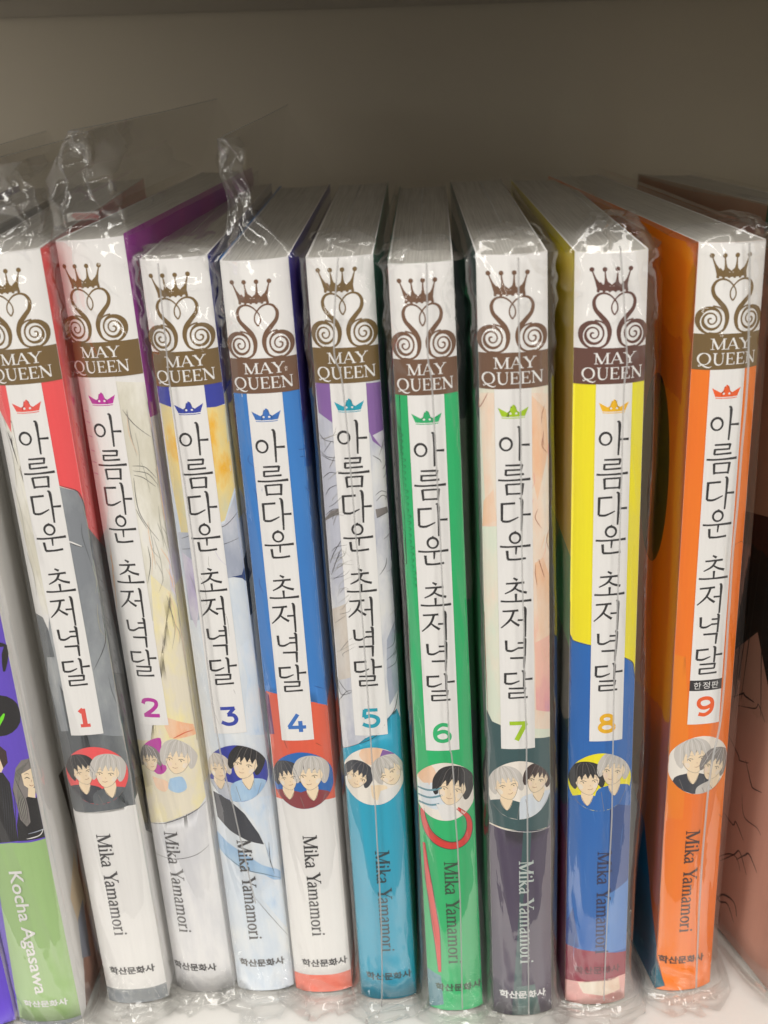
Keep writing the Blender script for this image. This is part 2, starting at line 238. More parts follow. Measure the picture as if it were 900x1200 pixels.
NUM = {
 1: [([(.28,.80),(.5,.98)],0,1),([(.5,1.0),(.5,0)],0,1.15),([(.24,.06),(.76,.06)],0,.9)],
 2: [([(.10,.72),(.20,.92),(.50,.97),(.80,.88),(.82,.64),(.62,.42),(.34,.22),(.12,.07)],1,1),([(.06,.07),(.94,.07)],0,1)],
 3: [([(.10,.94),(.86,.94)],0,.9),([(.84,.94),(.48,.58)],0,.9),([(.44,.58),(.76,.54),(.88,.30),(.74,.10),(.42,.05),(.10,.18)],1,1)],
 4: [([(.60,1.0),(.08,.28)],0,.95),([(.04,.27),(.98,.27)],0,.95),([(.70,.62),(.70,0)],0,1.05)],
 5: [([(.20,.94),(.88,.94)],0,.9),([(.22,.97),(.16,.54)],0,.95),([(.16,.54),(.50,.62),(.82,.50),(.88,.28),(.70,.08),(.40,.05),(.08,.17)],1,1)],
 6: [([(.84,.90),(.50,.96),(.20,.76),(.12,.40),(.22,.14),(.50,.05),(.80,.14),(.86,.36),(.72,.54),(.48,.58),(.22,.48),(.13,.38)],1,1)],
 7: [([(.06,.93),(.94,.93)],0,1),([(.88,.93),(.40,0)],0,1.15)],
 8: [(arc(.5,.74,.28,.20,0,360,22),0,1),(arc(.5,.28,.36,.23,0,360,24),0,1)],
 9: [([(.16,.10),(.50,.04),(.80,.24),(.88,.60),(.78,.86),(.50,.95),(.20,.86),(.14,.64),(.28,.46),(.52,.42),(.78,.52),(.87,.62)],1,1)],
}
def font_polys(text, size, bold=0.0):
    """filled outlines of a word in Blender's own built-in lettering, centred on its box"""
    cu = bpy.data.curves.new('lettering', 'FONT'); cu.body = text; cu.size = size; cu.offset = bold; cu.resolution_u = 3
    o = bpy.data.objects.new('lettering', cu); COL.objects.link(o)
    dg = bpy.context.evaluated_depsgraph_get(); dg.update(); me = o.evaluated_get(dg).to_mesh()
    vs_ = [(v.co.x, v.co.y) for v in me.vertices]; fs = [tuple(p.vertices) for p in me.polygons]
    o.evaluated_get(dg).to_mesh_clear(); bpy.data.objects.remove(o); bpy.data.curves.remove(cu)
    if not vs_: return []
    x0, x1 = min(v[0] for v in vs_), max(v[0] for v in vs_); y0, y1 = min(v[1] for v in vs_), max(v[1] for v in vs_)
    return [[((vs_[i][0]-x0)/(x1-x0)-.5, (vs_[i][1]-y0)/(y1-y0)-.5) for i in f] for f in fs]

# ------------------------------------------------------------------ book surfaces
BUL = .0020
def spine_point(W, x, z, off):
    """a point on the slightly rounded spine; x, z, off in millimetres"""
    t = min(1, abs(2*x/W)); y = -BUL*1000*(1-t**2.6)*(1+.06*math.sin(z*.06+W*9)) - off
    return Vector((x/1000, y/1000, z/1000))
def side_point(W, sgn):
    def f(W_, y, z, off): return Vector((sgn*(W/2+off+.02)/1000, y/1000, z/1000))
    return f
class Sheet:
    """collects printed shapes that lie on one surface and links them as one mesh"""
    def __init__(s, W, point=spine_point): s.W = W; s.pt = point; s.v = []; s.f = []; s.m = []; s.mats = []; s.n = 0
    def mi(s, m):
        if m not in s.mats: s.mats.append(m)
        return s.mats.index(m)
    def quads(s, polys, m, off):
        i = s.mi(m); s.n += 1; off += s.n*.0006
        for q in polys:
            b = len(s.v); s.v += [s.pt(s.W, p[0], p[1], off) for p in q]; s.f.append(tuple(range(b, b+len(q)))); s.m.append(i)
    def poly(s, loop, m, off, step=.5):
        bm = bmesh.new(); vs_ = [bm.verts.new((x, 0, z)) for x, z in loop]
        try: bm.faces.new(vs_)
        except ValueError: bm.free(); return
        bmesh.ops.triangulate(bm, faces=bm.faces[:])
        xs = [p[0] for p in loop]; x = math.ceil(min(xs)/step)*step
        while x < max(xs):
            bmesh.ops.bisect_plane(bm, geom=bm.verts[:]+bm.edges[:]+bm.faces[:], plane_co=(x, 0, 0), plane_no=(1, 0, 0)); x += step
        zs = [p[1] for p in loop]; zc = math.ceil(min(zs)/8)*8
        while zc < max(zs):
            bmesh.ops.bisect_plane(bm, geom=bm.verts[:]+bm.edges[:]+bm.faces[:], plane_co=(0, 0, zc), plane_no=(0, 0, 1)); zc += 8
        i = s.mi(m); b = len(s.v); bm.verts.index_update()
        s.v += [s.pt(s.W, v.co.x, v.co.z, off) for v in bm.verts]
        for f in bm.faces: s.f.append(tuple(b+v.index for v in f.verts)); s.m.append(i)
        bm.free()
    def build(s, name, parent):
        me = bpy.data.meshes.new(name); me.from_pydata([tuple(v) for v in s.v], [], s.f)
        for m in s.mats: me.materials.append(m)
        for p, i in zip(me.polygons, s.m): p.material_index = i; p.use_smooth = True
        o = bpy.data.objects.new(name, me); COL.objects.link(o); o.parent = parent; return o
def mesh(name, v, f, m, parent, smooth=True):
    me = bpy.data.meshes.new(name); me.from_pydata([tuple(x) for x in v], [], f)
    for q in (m if isinstance(m, list) else [m]): me.materials.append(q)
    for p in me.polygons: p.use_smooth = smooth
    o = bpy.data.objects.new(name, me); COL.objects.link(o); o.parent = parent; return o

# ------------------------------------------------------------------ the printed parts of one spine
Z_LABEL, Z_BAND0, Z_BAND1 = 0, 160.1, 167.8
def crest(W, h, dz, cx, brown):
    """white label block with the crowned double-S swan crest and the brown name band"""
    s = Sheet(W); m = flat(brown); wh = flat('labelwhite'); a = W/2
    s.poly([(-a, Z_BAND0+dz), (a, Z_BAND0+dz), (a, h), (-a, h)], wh, .115)
    s.poly([(-a, Z_BAND0+dz), (a, Z_BAND0+dz), (a, Z_BAND1+dz), (-a, Z_BAND1+dz)], m, .13)
    o = .14; top = 184.2+dz
    kx = 16.6*14.4/min(W, 14.4)*1.05
    X = lambda x: cx+(x-190)/kx
    Y = lambda y: top-(y-600)/17.3
    P_ = lambda pts: [(X(x), Y(y)) for x, y in pts]
    for x in (107, 152, 198, 245):
        s.quads([[(X(x)+.5*math.cos(k*math.pi/6), Y(600)+.5*math.sin(k*math.pi/6)) for k in range(12)]], m, o)
    for x0, x1 in ((107, 134), (152, 160), (198, 196), (245, 224)):
        xm = x0+(x1-x0)*.45
        s.quads(ribbon(P_([(x0, 602), (xm, 632), (x1, 662)]), [.2, .42, 1.15]), m, o)
    s.quads(ribbon(P_([(126, 664), (150, 668), (178, 669), (206, 668), (236, 664)]), .95), m, o)
    for xa, xb in ((134, 160), (160, 196), (196, 226)):
        s.quads(ribbon(P_([(xa, 648), ((xa+xb)/2, 658), (xb, 648)]), [.7, .35, .7]), m, o)
    for k in range(6):
        s.quads([[(X(130+k*20.5)+.33*math.cos(j*math.pi/4), Y(676)+.33*math.sin(j*math.pi/4)) for j in range(8)]], m, o)
    for sg in (-1, 1):
        M_ = lambda pts: P_([(177+13+sg*(x), y) for x, y in pts])
        # from the loop between the lobes, over the lobe, down the neck to the coil
        heart = [(0,762),(11,748),(12,725),(2,705),(-14,692),(-36,684)] if sg < 0 else [(0,762),(11,748),(12,725),(2,705),(-14,692),(-36,684)]
        heart = [(-x if False else x, y) for x, y in heart]
        lobe = [(0,763),(-10,746),(-9,724),(4,704),(22,689),(44,684),(64,693),(74,715),(68,742),(48,766),(28,790),(17,818),(18,846),(28,868),(50,881),(80,880)]
        lobe = [(x, y) for x, y in lobe]
        s.quads(ribbon(cr(M_(lobe), 7), [.30,.28,.26,.3,.36,.42,.55,.7,.8,.95,1.05,.95,.7,.5,.4,.36]), m, o)
        coil = []
        for k in range(60):
            t = k/59; ang = math.radians(-90+t*360*2.55); r = 48*(1-t)**.92+3
            coil.append((74+r*.95*math.cos(ang)*1.0, 832-r*math.sin(ang)*1.02))
        s.quads(ribbon(M_(coil), [.36,.7,1.15,.8,.4,.34,.55,.7,.45,.3,.3,.38,.3]), m, o)
        tail = [(26,800),(40,786),(62,780),(88,784)]
        s.quads(ribbon(cr(M_([(30,870),(22,838),(27,806),(44,788),(70,781)]), 6), [.2,.25,.3,.34,.34]), m, o)
    cream = flat('labelwhite')
    for text, L_, hgt, zz, dx in (('MAY', 8.4*min(1, W/14.4), 2.35, Z_BAND1-3.35+dz, 0.1), ('QUEEN', 13.0*min(1, W/14.4), 2.55, Z_BAND0+1.05+dz, 0)):
        for q in serif_line(text, L_, hgt, 1.15):
            s.quads([[(cx-L_/2+dx+p[0], zz+p[1]) for p in r] for r in q], cream, o)
    return s
def strip(W, dz, cx, col, limited=False, z1=None):
    s = Sheet(W); hw = 3.85; m = flat('labelwhite'); z1 = z1 or Z_BAND0+dz
    s.poly([(cx-hw, 75.2+dz), (cx+hw, 75.2+dz), (cx+hw, z1-.02), (cx-hw, z1-.02)], m, .112)
    k = ink('black', (40, 38, 40)); o = .125
    # little crown
    c = ink(col[0], col[1]); zc = 155.3+dz
    Q = lambda pts: [(cx+x, zc+y) for x, y in pts]
    s.poly(Q([(-3.2,.8),(-2.2,.25),(-1.3,-.25),(-.7,.1),(-.26,.55),(-.18,.8),(-.5,.8),(-.5,1.1),(-.16,1.1),(-.16,1.4),(.16,1.4),(.16,1.1),(.5,1.1),(.5,.8),(.18,.8),(.26,.55),(.7,.1),(1.3,-.25),(2.2,.25),(3.2,.8),(2.45,-1.1),(1.2,-1.22),(-1.2,-1.22),(-2.45,-1.1)]), c, o)
    for x in (-.62, .62): s.quads([[(cx+x+.26*math.cos(j*math.pi/5), zc-.5+.24*math.sin(j*math.pi/5)) for j in range(10)]], m, o+.004)
    s.quads(ribbon(Q([(-2.4,-1.4),(-1.2,-1.52),(1.2,-1.52),(2.4,-1.4)]), .16), c, o)
    for ch, zz, h_, w_ in (('아',148.1,7.2,6.5),('름',140.1,6.6,6.5),('다',132.2,7.0,6.4),('운',124.9,6.6,6.3),('초',114.4,6.0,6.3),('저',106.9,6.7,6.2),('녁',99.3,6.8,5.8),('달',91.4,6.7,6.4)):
        for q in write_glyph(ch, cx, zz+dz, w_, h_, .50): s.quads(q, k, o)
    if limited:
        s.poly([(cx-3.85, 83.9+dz), (cx+3.85, 83.9+dz), (cx+3.85, 86.6+dz), (cx-3.85, 86.6+dz)], k, .13)
        wht = flat('labelwhite')
        for i, ch in enumerate('한정판'):
            s.quads([[(cx-2.1+2.1*i+p[0]*1.7, 85.25+dz+p[1]*1.75) for p in f] for f in font_polys(ch, 1)], wht, .14)
    return s
def number(W, n, dz, cx, col):
    s = Sheet(W); m = ink(col[0]+'_number', col[1])
    for pts, smooth, ws in NUM[n]:
        q = sc_pts(pts, cx, 79.8+dz, 4.5, 4.7)
        if smooth: q = cr(q, 6)
        s.quads(ribbon(q, .95*ws), m, .125)
    return s
def author(W, dz, cx, col, zt=47.2, ln=29.6):
    s = Sheet(W); m = ink(col[0], col[1])
    for q in serif_line('Mika Yamamori', ln, 3.4, 1.3):
        s.quads([[(cx-1.5+p[1], zt+dz-p[0]) for p in r] for r in q], m, .125)
    return s
def publisher(W, z, cx, col, wd=11.4, ht=2.3):
    s = Sheet(W); m = ink(col[0], col[1])
    s.quads([[(cx+p[0]*wd, z+p[1]*ht) for p in f] for f in font_polys('학산문화사', 1, .034)], m, .125)
    return s
def medallion(W, dz, cx, shapes, bg, rx=7.5, rz=7.9):
    """round picture spot: plain colour shapes, clipped to the disc and to the spine"""
    s = Sheet(W); zc = 64.2+dz; lim = W/2-.1
    def clip(pts):
        out = []
        for x, y in pts:
            r = math.hypot(x, y)
            if r > .985: x, y = x/r*.985, y/r*.985
            out.append((max(-lim, min(lim, cx+x*rx)), zc+y*rz))
        return out
    s.poly(clip([(math.cos(i*math.pi/24), math.sin(i*math.pi/24)) for i in range(48)]), flat(bg), .112)
    o = .118
    for sh in shapes:
        if sh[0] == 'e':
            _, c, x, y, a, b, rot = sh; ro = math.radians(rot)
            pts = [(x+a*math.cos(t)*math.cos(ro)-b*math.sin(t)*math.sin(ro), y+a*math.cos(t)*math.sin(ro)+b*math.sin(t)*math.cos(ro)) for t in [i*math.pi/16 for i in range(32)]]
            s.poly(clip(pts), flat(c), o); o += .002
        elif sh[0] == 'p':
            s.poly(clip(cr(sh[2]+[sh[2][0]], 4)[:-1]), flat(sh[1]), o); o += .002
        else:
            s.quads(ribbon(clip(cr(sh[2], 5)), sh[3]), flat(sh[1]), o+.004)
    return s
def face(x, y, r, hair, skin, tilt=0, look=0.0):
    """a plain drawn head of no one in particular: hair mass with loose strands, face, simple eyes and mouth"""
    ro = math.radians(tilt); T_ = lambda pts: [(x+(a*math.cos(ro)-b*math.sin(ro))*r, y+(a*math.sin(ro)+b*math.cos(ro))*r) for a, b in pts]
    dark = hair in ('black', 'hairdark', 'charcoal'); strand = 'greyhair' if dark else 'hairline'; pale = 'charcoal' if dark else 'white'
    L_ = look
    sh = [('p', hair, T_([(-.98,-.35),(-1.05,.25),(-.8,.85),(-.3,1.12),(.25,1.12),(.78,.85),(1.05,.3),(.98,-.4),(.75,-.62),(.4,-.2),(-.4,-.2),(-.75,-.6)])),
          ('p', skin, T_([(-.66,.25),(-.66,-.3),(-.42,-.75),(-.02+L_*.5,-1.0),(.38,-.76),(.64,-.3),(.66,.25),(0,.6)])),
          ('p', 'peachpale', T_([(-.6,-.28),(-.36,-.3),(-.3,-.52),(-.48,-.6)])), ('p', 'peachpale', T_([(.6,-.28),(.36,-.3),(.3,-.52),(.48,-.58)])),
          ('p', hair, T_([(-.78,-.3),(-.9,.4),(-.4,.98),(.2,1.0),(.8,.6),(.82,-.25),(.62,.1),(.5,.34),(.36,.02),(.2,.4),(.06,.05),(-.1,.42),(-.3,-.02),(-.42,.3),(-.6,-.08)]))]
    for sx in (-1, 1):
        ex = sx*.33+L_
        sh += [('l', 'ink', T_([(ex-.17,-.12),(ex,-.06),(ex+.17,-.13)]), .13), ('l', 'ink', T_([(ex-.05,-.13),(ex+.02,-.22)]), .17), ('l', strand, T_([(ex-.2,.08),(ex,.14),(ex+.2,.07)]), .07)]
    sh += [('l', 'rust', T_([(L_+.02,-.36),(L_+.06,-.44)]), .06), ('l', 'rust', T_([(L_-.14,-.62),(L_,-.66),(L_+.16,-.6)]), .09)]
    for k in range(9):
        a = -.85+k*.21; sh.append(('l', strand if k % 2 else pale, T_([(a*.35,1.08),(a*.75,.72),(a*.95,.25 if abs(a) < .6 else -.35)]), .07))
    sh.append(('l', 'ink', T_([(-.66,-.28),(-.42,-.76),(L_*.5,-1.0),(.38,-.77),(.64,-.3)]), .06))
    return sh
def two_heads(a, b, body='charcoal', body2='warmwhite'):
    sh = []
    for (x, y, r, hair, skin, tilt), bd, lk in ((a, body, .1), (b, body2, -.1)):
        r *= 1.06
        sh += [('p', bd, [(x-.6, -.98), (x-.55, y-r*1.35), (x-.16, y-r*1.0), (x+.16, y-r*1.0), (x+.55, y-r*1.35), (x+.62, -.98)]),
               ('p', skin, [(x-.15, y-r*.6), (x-.17, y-r*1.2), (x+.02, y-r*1.7), (x+.18, y-r*1.2), (x+.16, y-r*.6)]),
               ('l', 'ink', [(x-.17, y-r*1.15), (x+.02, y-r*1.7), (x+.18, y-r*1.15)], .08), ('l', 'greyhair', [(x-.4, y-r*1.4), (x-.3, -.95)], .09), ('l', 'greyhair', [(x+.4, y-r*1.4), (x+.34, -.95)], .09)]
        sh += face(x, y, r, hair, skin, tilt, lk)
    return sh

ART = {
 1: [
  ('p','white',[(-7.62,0),(7.62,0),(7.62,190),(-7.62,190)],0),
  ('p','hairpale',[(-7.62,163.09),(-4.5,154.22),(-7.15,134.39),(-5.77,108.33),(0.32,108.27),(7.62,161.56)],0),
  ('p','coral',[(-7.62,164.33),(-7.62,158.63),(-5.01,151.65),(-3.2,164.29)],0),
  ('p','coral',[(2.84,163.79),(2.92,139.09),(6.7,137.01),(7.62,133.92),(7.62,131.44),(7.62,131.07),(7.62,162.34)],0),
  ('p','suit',[(2.32,139.17),(6.7,137.01),(7.62,133.92),(7.62,131.44),(7.62,131.02),(7.62,75.32),(7.62,56.1),(-7.62,69.49),(-7.62,92.15)],0),
  ('p','suitdark',[(-7.62,108.37),(-5.92,107.6),(-5.14,104.83),(-4.77,98.38),(-5.28,91.75),(-4.96,77.59),(1.88,77.37),(7.62,75.32),(7.62,67.51),(7.62,53.51),(-7.62,55.63),(-7.62,77.63)],0),
  ('p','suit',[(-4.82,78.36),(-4.9,97.64),(-6.81,97.37),(-7.62,91.31),(-6.76,78.03)],0),
  ('p','white',[(-7.62,56.87),(-7.02,56.18),(-1.47,56.35),(5.99,56.9),(7.62,56.49),(7.62,0),(-7.62,1.21)],0),
  ('p','greyband',[(-7.62,0),(7.62,0),(7.62,4.2),(-7.62,4.2)],0),
  ('l','ink',[(3.22,139.05),(6.7,137.01),(7.62,133.72),(7.62,131.11)],0.14),
  ('l','ink',[(2.8,126.38),(4.38,124.76),(6.19,123.86)],0.12),
  ('l','white',[(2.99,126.02),(4.43,125.09),(5.82,124.09)],0.3),
  ('l','ink',[(7.62,105.87),(7.11,99.77),(3.79,93.8)],0.12),
  ('l','hairline',[(-6.3,152.23),(-5.79,145.78),(-6.14,139.18)],0.1),
  ('l','hairline',[(-6.89,139.1),(-6.29,132.82),(-6.59,126.34)],0.1),
  ('l','hairline',[(-6.79,123.57),(-6.15,118.13),(-6.43,112.49)],0.1),
  ('l','suitdark',[(6.58,129.38),(6.29,126.07),(7.15,119.0)],0.08620881534160588),
  ('l','hairline',[(7.62,92.95),(7.62,89.3),(7.62,85.5)],0.08875909641594427),
  ('l','hairline',[(7.62,97.34),(7.62,93.72),(7.62,87.9)],0.11725144719422834),
  ('l','hairline',[(7.17,119.02),(7.52,115.41),(6.9,112.3)],0.11995293034394804),
  ('l','suitdark',[(7.62,126.42),(7.62,123.01),(7.62,116.96)],0.09878403332452854),
  ('l','hairline',[(6.75,107.09),(6.56,103.58),(7.62,100.9)],0.11929791884043718),
  ('l','hairline',[(7.62,81.09),(7.62,77.3),(7.62,70.09)],0.11923207245018758),
  ('l','suitdark',[(7.62,129.49),(7.62,126.05),(7.62,124.6)],0.07025617175473998),
  ('l','hairline',[(7.62,121.02),(7.62,117.59),(7.62,114.95)],0.1134075350004316),
  ('l','suitdark',[(6.61,91.29),(6.79,87.53),(7.5,82.93)],0.11780548597840979),
  ('l','hairline',[(7.35,133.32),(7.62,129.83),(7.62,125.12)],0.11300772979614837),
  ('l','hairline',[(7.62,102.96),(7.62,99.35),(7.62,93.01)],0.10847798955562055),
  ('l','suitdark',[(7.62,84.26),(7.62,80.53),(7.62,76.35)],0.1145889645585485),
  ('l','suitdark',[(7.62,80.44),(7.62,76.68),(7.62,72.95)],0.08967902981542618),
  ('l','suitdark',[(7.62,133.9),(7.62,130.57),(7.62,128.9)],0.10790204095008422),
  ('l','suitdark',[(7.54,112.77),(7.61,109.22),(7.42,105.26)],0.10736770630936723),
  ('l','hairline',[(6.95,109.81),(6.5,106.41),(6.58,102.5)],0.116878257996937),
  ('l','hairline',[(7.62,119.92),(7.62,116.47),(7.62,110.06)],0.08670709653764433),
 ],
 2: [
  ('p','white',[(-7.44,0),(7.44,0),(7.44,192),(-7.44,192)],0),
  ('p','hairpale',[(1.2,161.01),(7.44,160.0),(7.44,124.34),(7.44,103.25),(0.53,104.35),(1.32,132.2)],0),
  ('p','lilac',[(7.25,153.8),(7.44,154.88),(7.44,124.29),(7.44,120.25),(7.44,137.99)],0),
  ('p','lilac',[(7.21,121.72),(7.44,117.42),(7.44,108.96),(6.54,111.4)],0),
  ('p','yellow',[(2.8,115.58),(6.46,110.71),(7.44,106.08),(7.44,73.48),(7.44,53.89),(-7.44,57.96),(0.07,82.29)],0),
  ('p','yellow',[(-7.44,72.12),(1.65,73.89),(7.44,71.91),(7.44,56.27),(6.98,54.08),(1.34,51.32),(-4.8,49.8),(-7.44,49.09)],0),
  ('p','peach',[(-0.26,80.03),(7.1,76.3),(7.37,73.51),(1.54,73.13)],0),
  ('p','palewhite',[(-7.44,49.09),(-3.2,50.07),(2.12,51.93),(5.69,53.73),(7.44,56.27),(7.44,0),(-7.44,0)],0),
  ('l','ink',[(2.11,154.56),(4.06,151.15),(7.04,147.68)],0.1),
  ('l','ink',[(2.39,141.63),(5.05,141.04),(6.96,138.12)],0.1),
  ('l','ink',[(2.42,140.5),(5.43,139.45),(7.09,136.41)],0.1),
  ('l','ink',[(2.4,139.51),(4.43,138.62),(6.61,136.19)],0.1),
  ('l','ink',[(1.74,131.5),(2.74,128.71),(3.7,126.56)],0.1),
  ('l','ink',[(3.14,122.5),(3.19,118.34),(1.86,113.54)],0.1),
  ('l','ink',[(2.3,138.85),(2.4,130.78),(5.71,123.48)],0.1),
  ('l','ink',[(7.44,155.63),(7.44,148.52),(7.44,142.61)],0.1),
  ('l','magenta',[(-6.84,154.55),(-5.26,153.73)],0.1),
  ('l','magenta',[(-6.97,151.93),(-5.11,151.34)],0.1),
  ('l','magenta',[(-7.07,148.64),(-5.24,148.19)],0.1),
  ('l','magenta',[(-7.08,145.33),(-5.33,144.89)],0.1),
  ('l','magenta',[(-7.22,142.65),(-5.29,142.24)],0.1),
  ('l','magenta',[(-7.36,139.95),(-5.4,139.56)],0.1),
  ('l','peach',[(-5.99,123.82),(-6.24,118.2),(-6.94,112.39)],0.2),
  ('l','peach',[(-6.42,120.27),(-5.95,115.44)],0.2),
  ('l','peach',[(-6.37,115.36),(-7.04,106.64)],0.2),
  ('l','redline',[(2.28,73.47),(5.05,74.61),(6.93,74.83)],0.25),
  ('l','ink',[(-7.44,49.09),(-3.22,49.91),(2.12,51.93),(5.69,53.73),(7.4,55.11)],0.16),
  ('l','ink',[(-7.44,40.23),(-1.71,39.77),(3.44,40.86),(6.64,42.91)],0.13),
  ('l','hairline',[(7.44,122.24),(7.44,117.08),(7.44,111.93)],0.09361392482090672),
  ('l','greyhair',[(2.93,154.33),(3.06,151.07),(3.06,147.79)],0.0752303166817906),
  ('l','peach',[(6.28,116.43),(7.19,113.36),(6.41,110.76)],0.06638416849432152),
  ('l','hairline',[(3.74,123.38),(4.19,121.24),(5.55,118.91)],0.06837825529980471),
  ('l','greyhair',[(5.6,108.41),(6.35,102.28),(5.07,96.57)],0.06726674674182415),
  ('l','peach',[(6.53,102.73),(6.87,100.37),(6.69,98.16)],0.06663824228518982),
  ('l','hairline',[(6.96,140.31),(7.44,138.17),(7.44,136.14)],0.06264089802204309),
  ('l','greyhair',[(4.39,118.8),(5.4,114.7),(4.01,111.0)],0.062280037181431595),
  ('l','peach',[(7.44,114.94),(7.44,112.73),(7.44,110.56)],0.07464737903367442),
  ('l','greyhair',[(3.13,154.59),(3.12,149.25),(3.69,143.79)],0.064760822282951),
  ('l','hairline',[(6.58,131.55),(6.48,126.18),(7.07,120.56)],0.09102412058795982),
  ('l','hairline',[(7.44,112.19),(7.44,109.9),(7.44,107.63)],0.06833933572195189),
  ('l','hairline',[(4.1,149.1),(4.3,144.58),(3.78,140.11)],0.07249801477371628),
  ('l','peach',[(2.91,152.94),(2.82,148.55),(4.05,143.97)],0.06646117857698465),
  ('l','hairline',[(5.88,127.73),(6.43,124.65),(6.43,121.68)],0.09305182047194507),
  ('l','peach',[(7.44,153.31),(7.44,151.23),(7.44,149.1)],0.07336741174412646),
  ('l','peach',[(3.69,126.39),(3.92,120.9),(3.09,115.47)],0.06426522438789035),
  ('l','greyhair',[(5.59,110.03),(6.05,106.0),(6.07,102.05)],0.09904030278986525),
  ('l','peach',[(6.83,116.38),(7.01,113.09),(7.44,109.67)],0.09607441876724551),
  ('l','hairline',[(4.03,128.16),(4.3,122.52),(4.07,116.89)],0.0672048118976168),
  ('l','hairline',[(6.67,126.73),(7.44,124.21),(7.44,121.88)],0.08778386997803578),
  ('l','peach',[(7.44,136.76),(7.44,133.66),(7.44,130.58)],0.07059433781199081),
  ('l','hairline',[(6.17,103.31),(7.08,100.16),(6.63,97.41)],0.07897215382665124),
  ('l','hairline',[(4.45,142.3),(5.08,138.38),(5.31,134.49)],0.07391538032110799),
  ('l','peach',[(6.0,110.9),(6.79,105.24),(6.16,99.9)],0.09904488753207763),
  ('l','peach',[(3.91,128.31),(3.78,123.11),(4.34,117.76)],0.07131432792288828),
  ('l','peach',[(7.28,133.89),(7.44,128.31),(7.44,122.69)],0.0721066438030413),
  ('l','peach',[(7.44,141.73),(7.44,139.01),(7.44,136.24)],0.08496287275854261),
  ('l','greyhair',[(7.44,146.72),(7.44,141.13),(6.99,135.66)],0.06662981929008453),
  ('l','peach',[(7.32,102.31),(7.44,97.89),(7.44,93.48)],0.07861320655080671),
  ('l','hairline',[(4.63,124.79),(5.4,119.14),(5.32,113.58)],0.07402081531446449),
  ('l','hairline',[(7.44,108.21),(7.44,103.89),(7.44,99.55)],0.08199731725858572),
  ('l','hairline',[(7.44,128.39),(7.44,125.21),(7.44,122.01)],0.09274087999140017),
  ('l','peach',[(5.8,121.62),(6.9,118.71),(7.35,115.93)],0.08255436553866605),
 ],
 3: [
  ('p','paleblue',[(-7.19,0),(7.19,0),(7.19,188),(-7.19,188)],0),
  ('p','amber',[(-6.97,156.93),(-1.63,157.08),(7.19,154.46),(7.19,135.49),(4.29,128.2),(-0.32,126.64),(-5.96,124.45),(-6.81,138.59)],0),
  ('p','ambersoft',[(7.01,153.42),(7.19,153.18),(7.19,146.69),(6.77,145.68)],0),
  ('p','royal',[(-7.19,162.03),(7.19,160.8),(7.19,154.74),(5.39,154.44),(-4.46,155.19),(-7.12,155.94)],0),
  ('p','greypale',[(-6.87,125.68),(-1.69,126.02),(4.22,127.53),(7.19,134.16),(7.19,114.11),(4.62,114.29),(-1.82,114.23),(-4.44,104.2),(-6.64,103.85)],0),
  ('p','lilac',[(-6.46,120.91),(-3.3,118.43),(-3.35,109.99),(-5.44,101.91),(-6.43,105.34)],0),
  ('p','royaldark',[(4.33,114.49),(6.49,114.5),(7.19,116.22),(7.19,112.66),(6.4,113.68)],0),
  ('p','washblue',[(3.97,96.52),(6.71,98.67),(7.19,95.41),(7.19,72.87),(2.87,74.27),(5.08,88.89)],0),
  ('p','charcoal',[(-6.74,58.3),(-3.51,57.39),(0.5,52.57),(3.31,46.6),(4.2,43.31),(0.36,44.91),(-3.57,47.75),(-6.51,51.16)],0),
  ('p','skyblue',[(-7.19,46.89),(-4.72,44.33),(-0.75,41.28),(3.07,37.64),(7.19,34.94),(7.19,33.73),(7.19,31.06),(3.44,34.58),(-1.96,36.77),(-5.96,40.32),(-7.19,41.96)],0),
  ('p','washblue',[(4.39,43.91),(5.14,41.23),(5.2,37.08),(7.19,34.47),(7.19,36.05),(7.19,53.18),(6.38,50.51)],0),
  ('p','washblue',[(-1.18,56.25),(3.71,56.96),(7.19,56.12),(6.31,49.73),(4.39,43.91),(2.38,50.79)],0),
  ('p','washblue',[(-1.66,33.03),(3.32,33.44),(7.19,31.97),(7.19,17.55),(3.25,25.9)],0),
  ('l','ink',[(-5.98,124.31),(-0.33,126.5),(4.16,126.99),(7.19,129.58)],0.15),
  ('l','ink',[(-6.35,121.62),(-2.16,122.25),(3.04,122.57),(6.81,123.46)],0.13),
  ('l','ink',[(-5.91,40.74),(-1.25,36.77),(3.47,34.91),(7.19,32.49)],0.14),
  ('l','ink',[(5.37,43.6),(5.22,38.73),(5.81,34.36)],0.12),
  ('l','ink',[(0.63,27.9),(4.19,21.42),(7.19,15.36)],0.1),
  ('l','lilac',[(-3.7,114.27),(-2.28,111.48),(-2.06,108.63)],0.09360839662206696),
  ('l','hairline',[(0.66,124.02),(0.8,121.25),(1.52,117.19)],0.07526291669539928),
  ('l','hairline',[(1.33,117.45),(2.08,114.59),(2.81,112.78)],0.07908601542797791),
  ('l','greyhair',[(-0.38,121.46),(0.56,118.63),(0.09,115.91)],0.0804697497502959),
  ('l','hairline',[(-5.46,115.77),(-4.59,113.05),(-4.1,109.22)],0.08054365735734605),
  ('l','lilac',[(0.37,109.47),(1.49,106.54),(2.05,103.13)],0.09695553509436941),
  ('l','lilac',[(-2.83,92.41),(-1.54,89.45),(-2.25,86.9)],0.060806304120857024),
  ('l','lilac',[(0.22,129.42),(1.43,126.61),(2.06,124.13)],0.08321584935871588),
  ('l','lilac',[(-3.54,85.78),(-3.49,82.78),(-3.59,77.62)],0.06937628003121406),
  ('l','lilac',[(-2.89,116.74),(-1.98,113.93),(-1.51,112.18)],0.08422940153210787),
  ('l','lilac',[(-2.96,125.2),(-1.38,122.41),(-1.21,119.71)],0.07694323640865378),
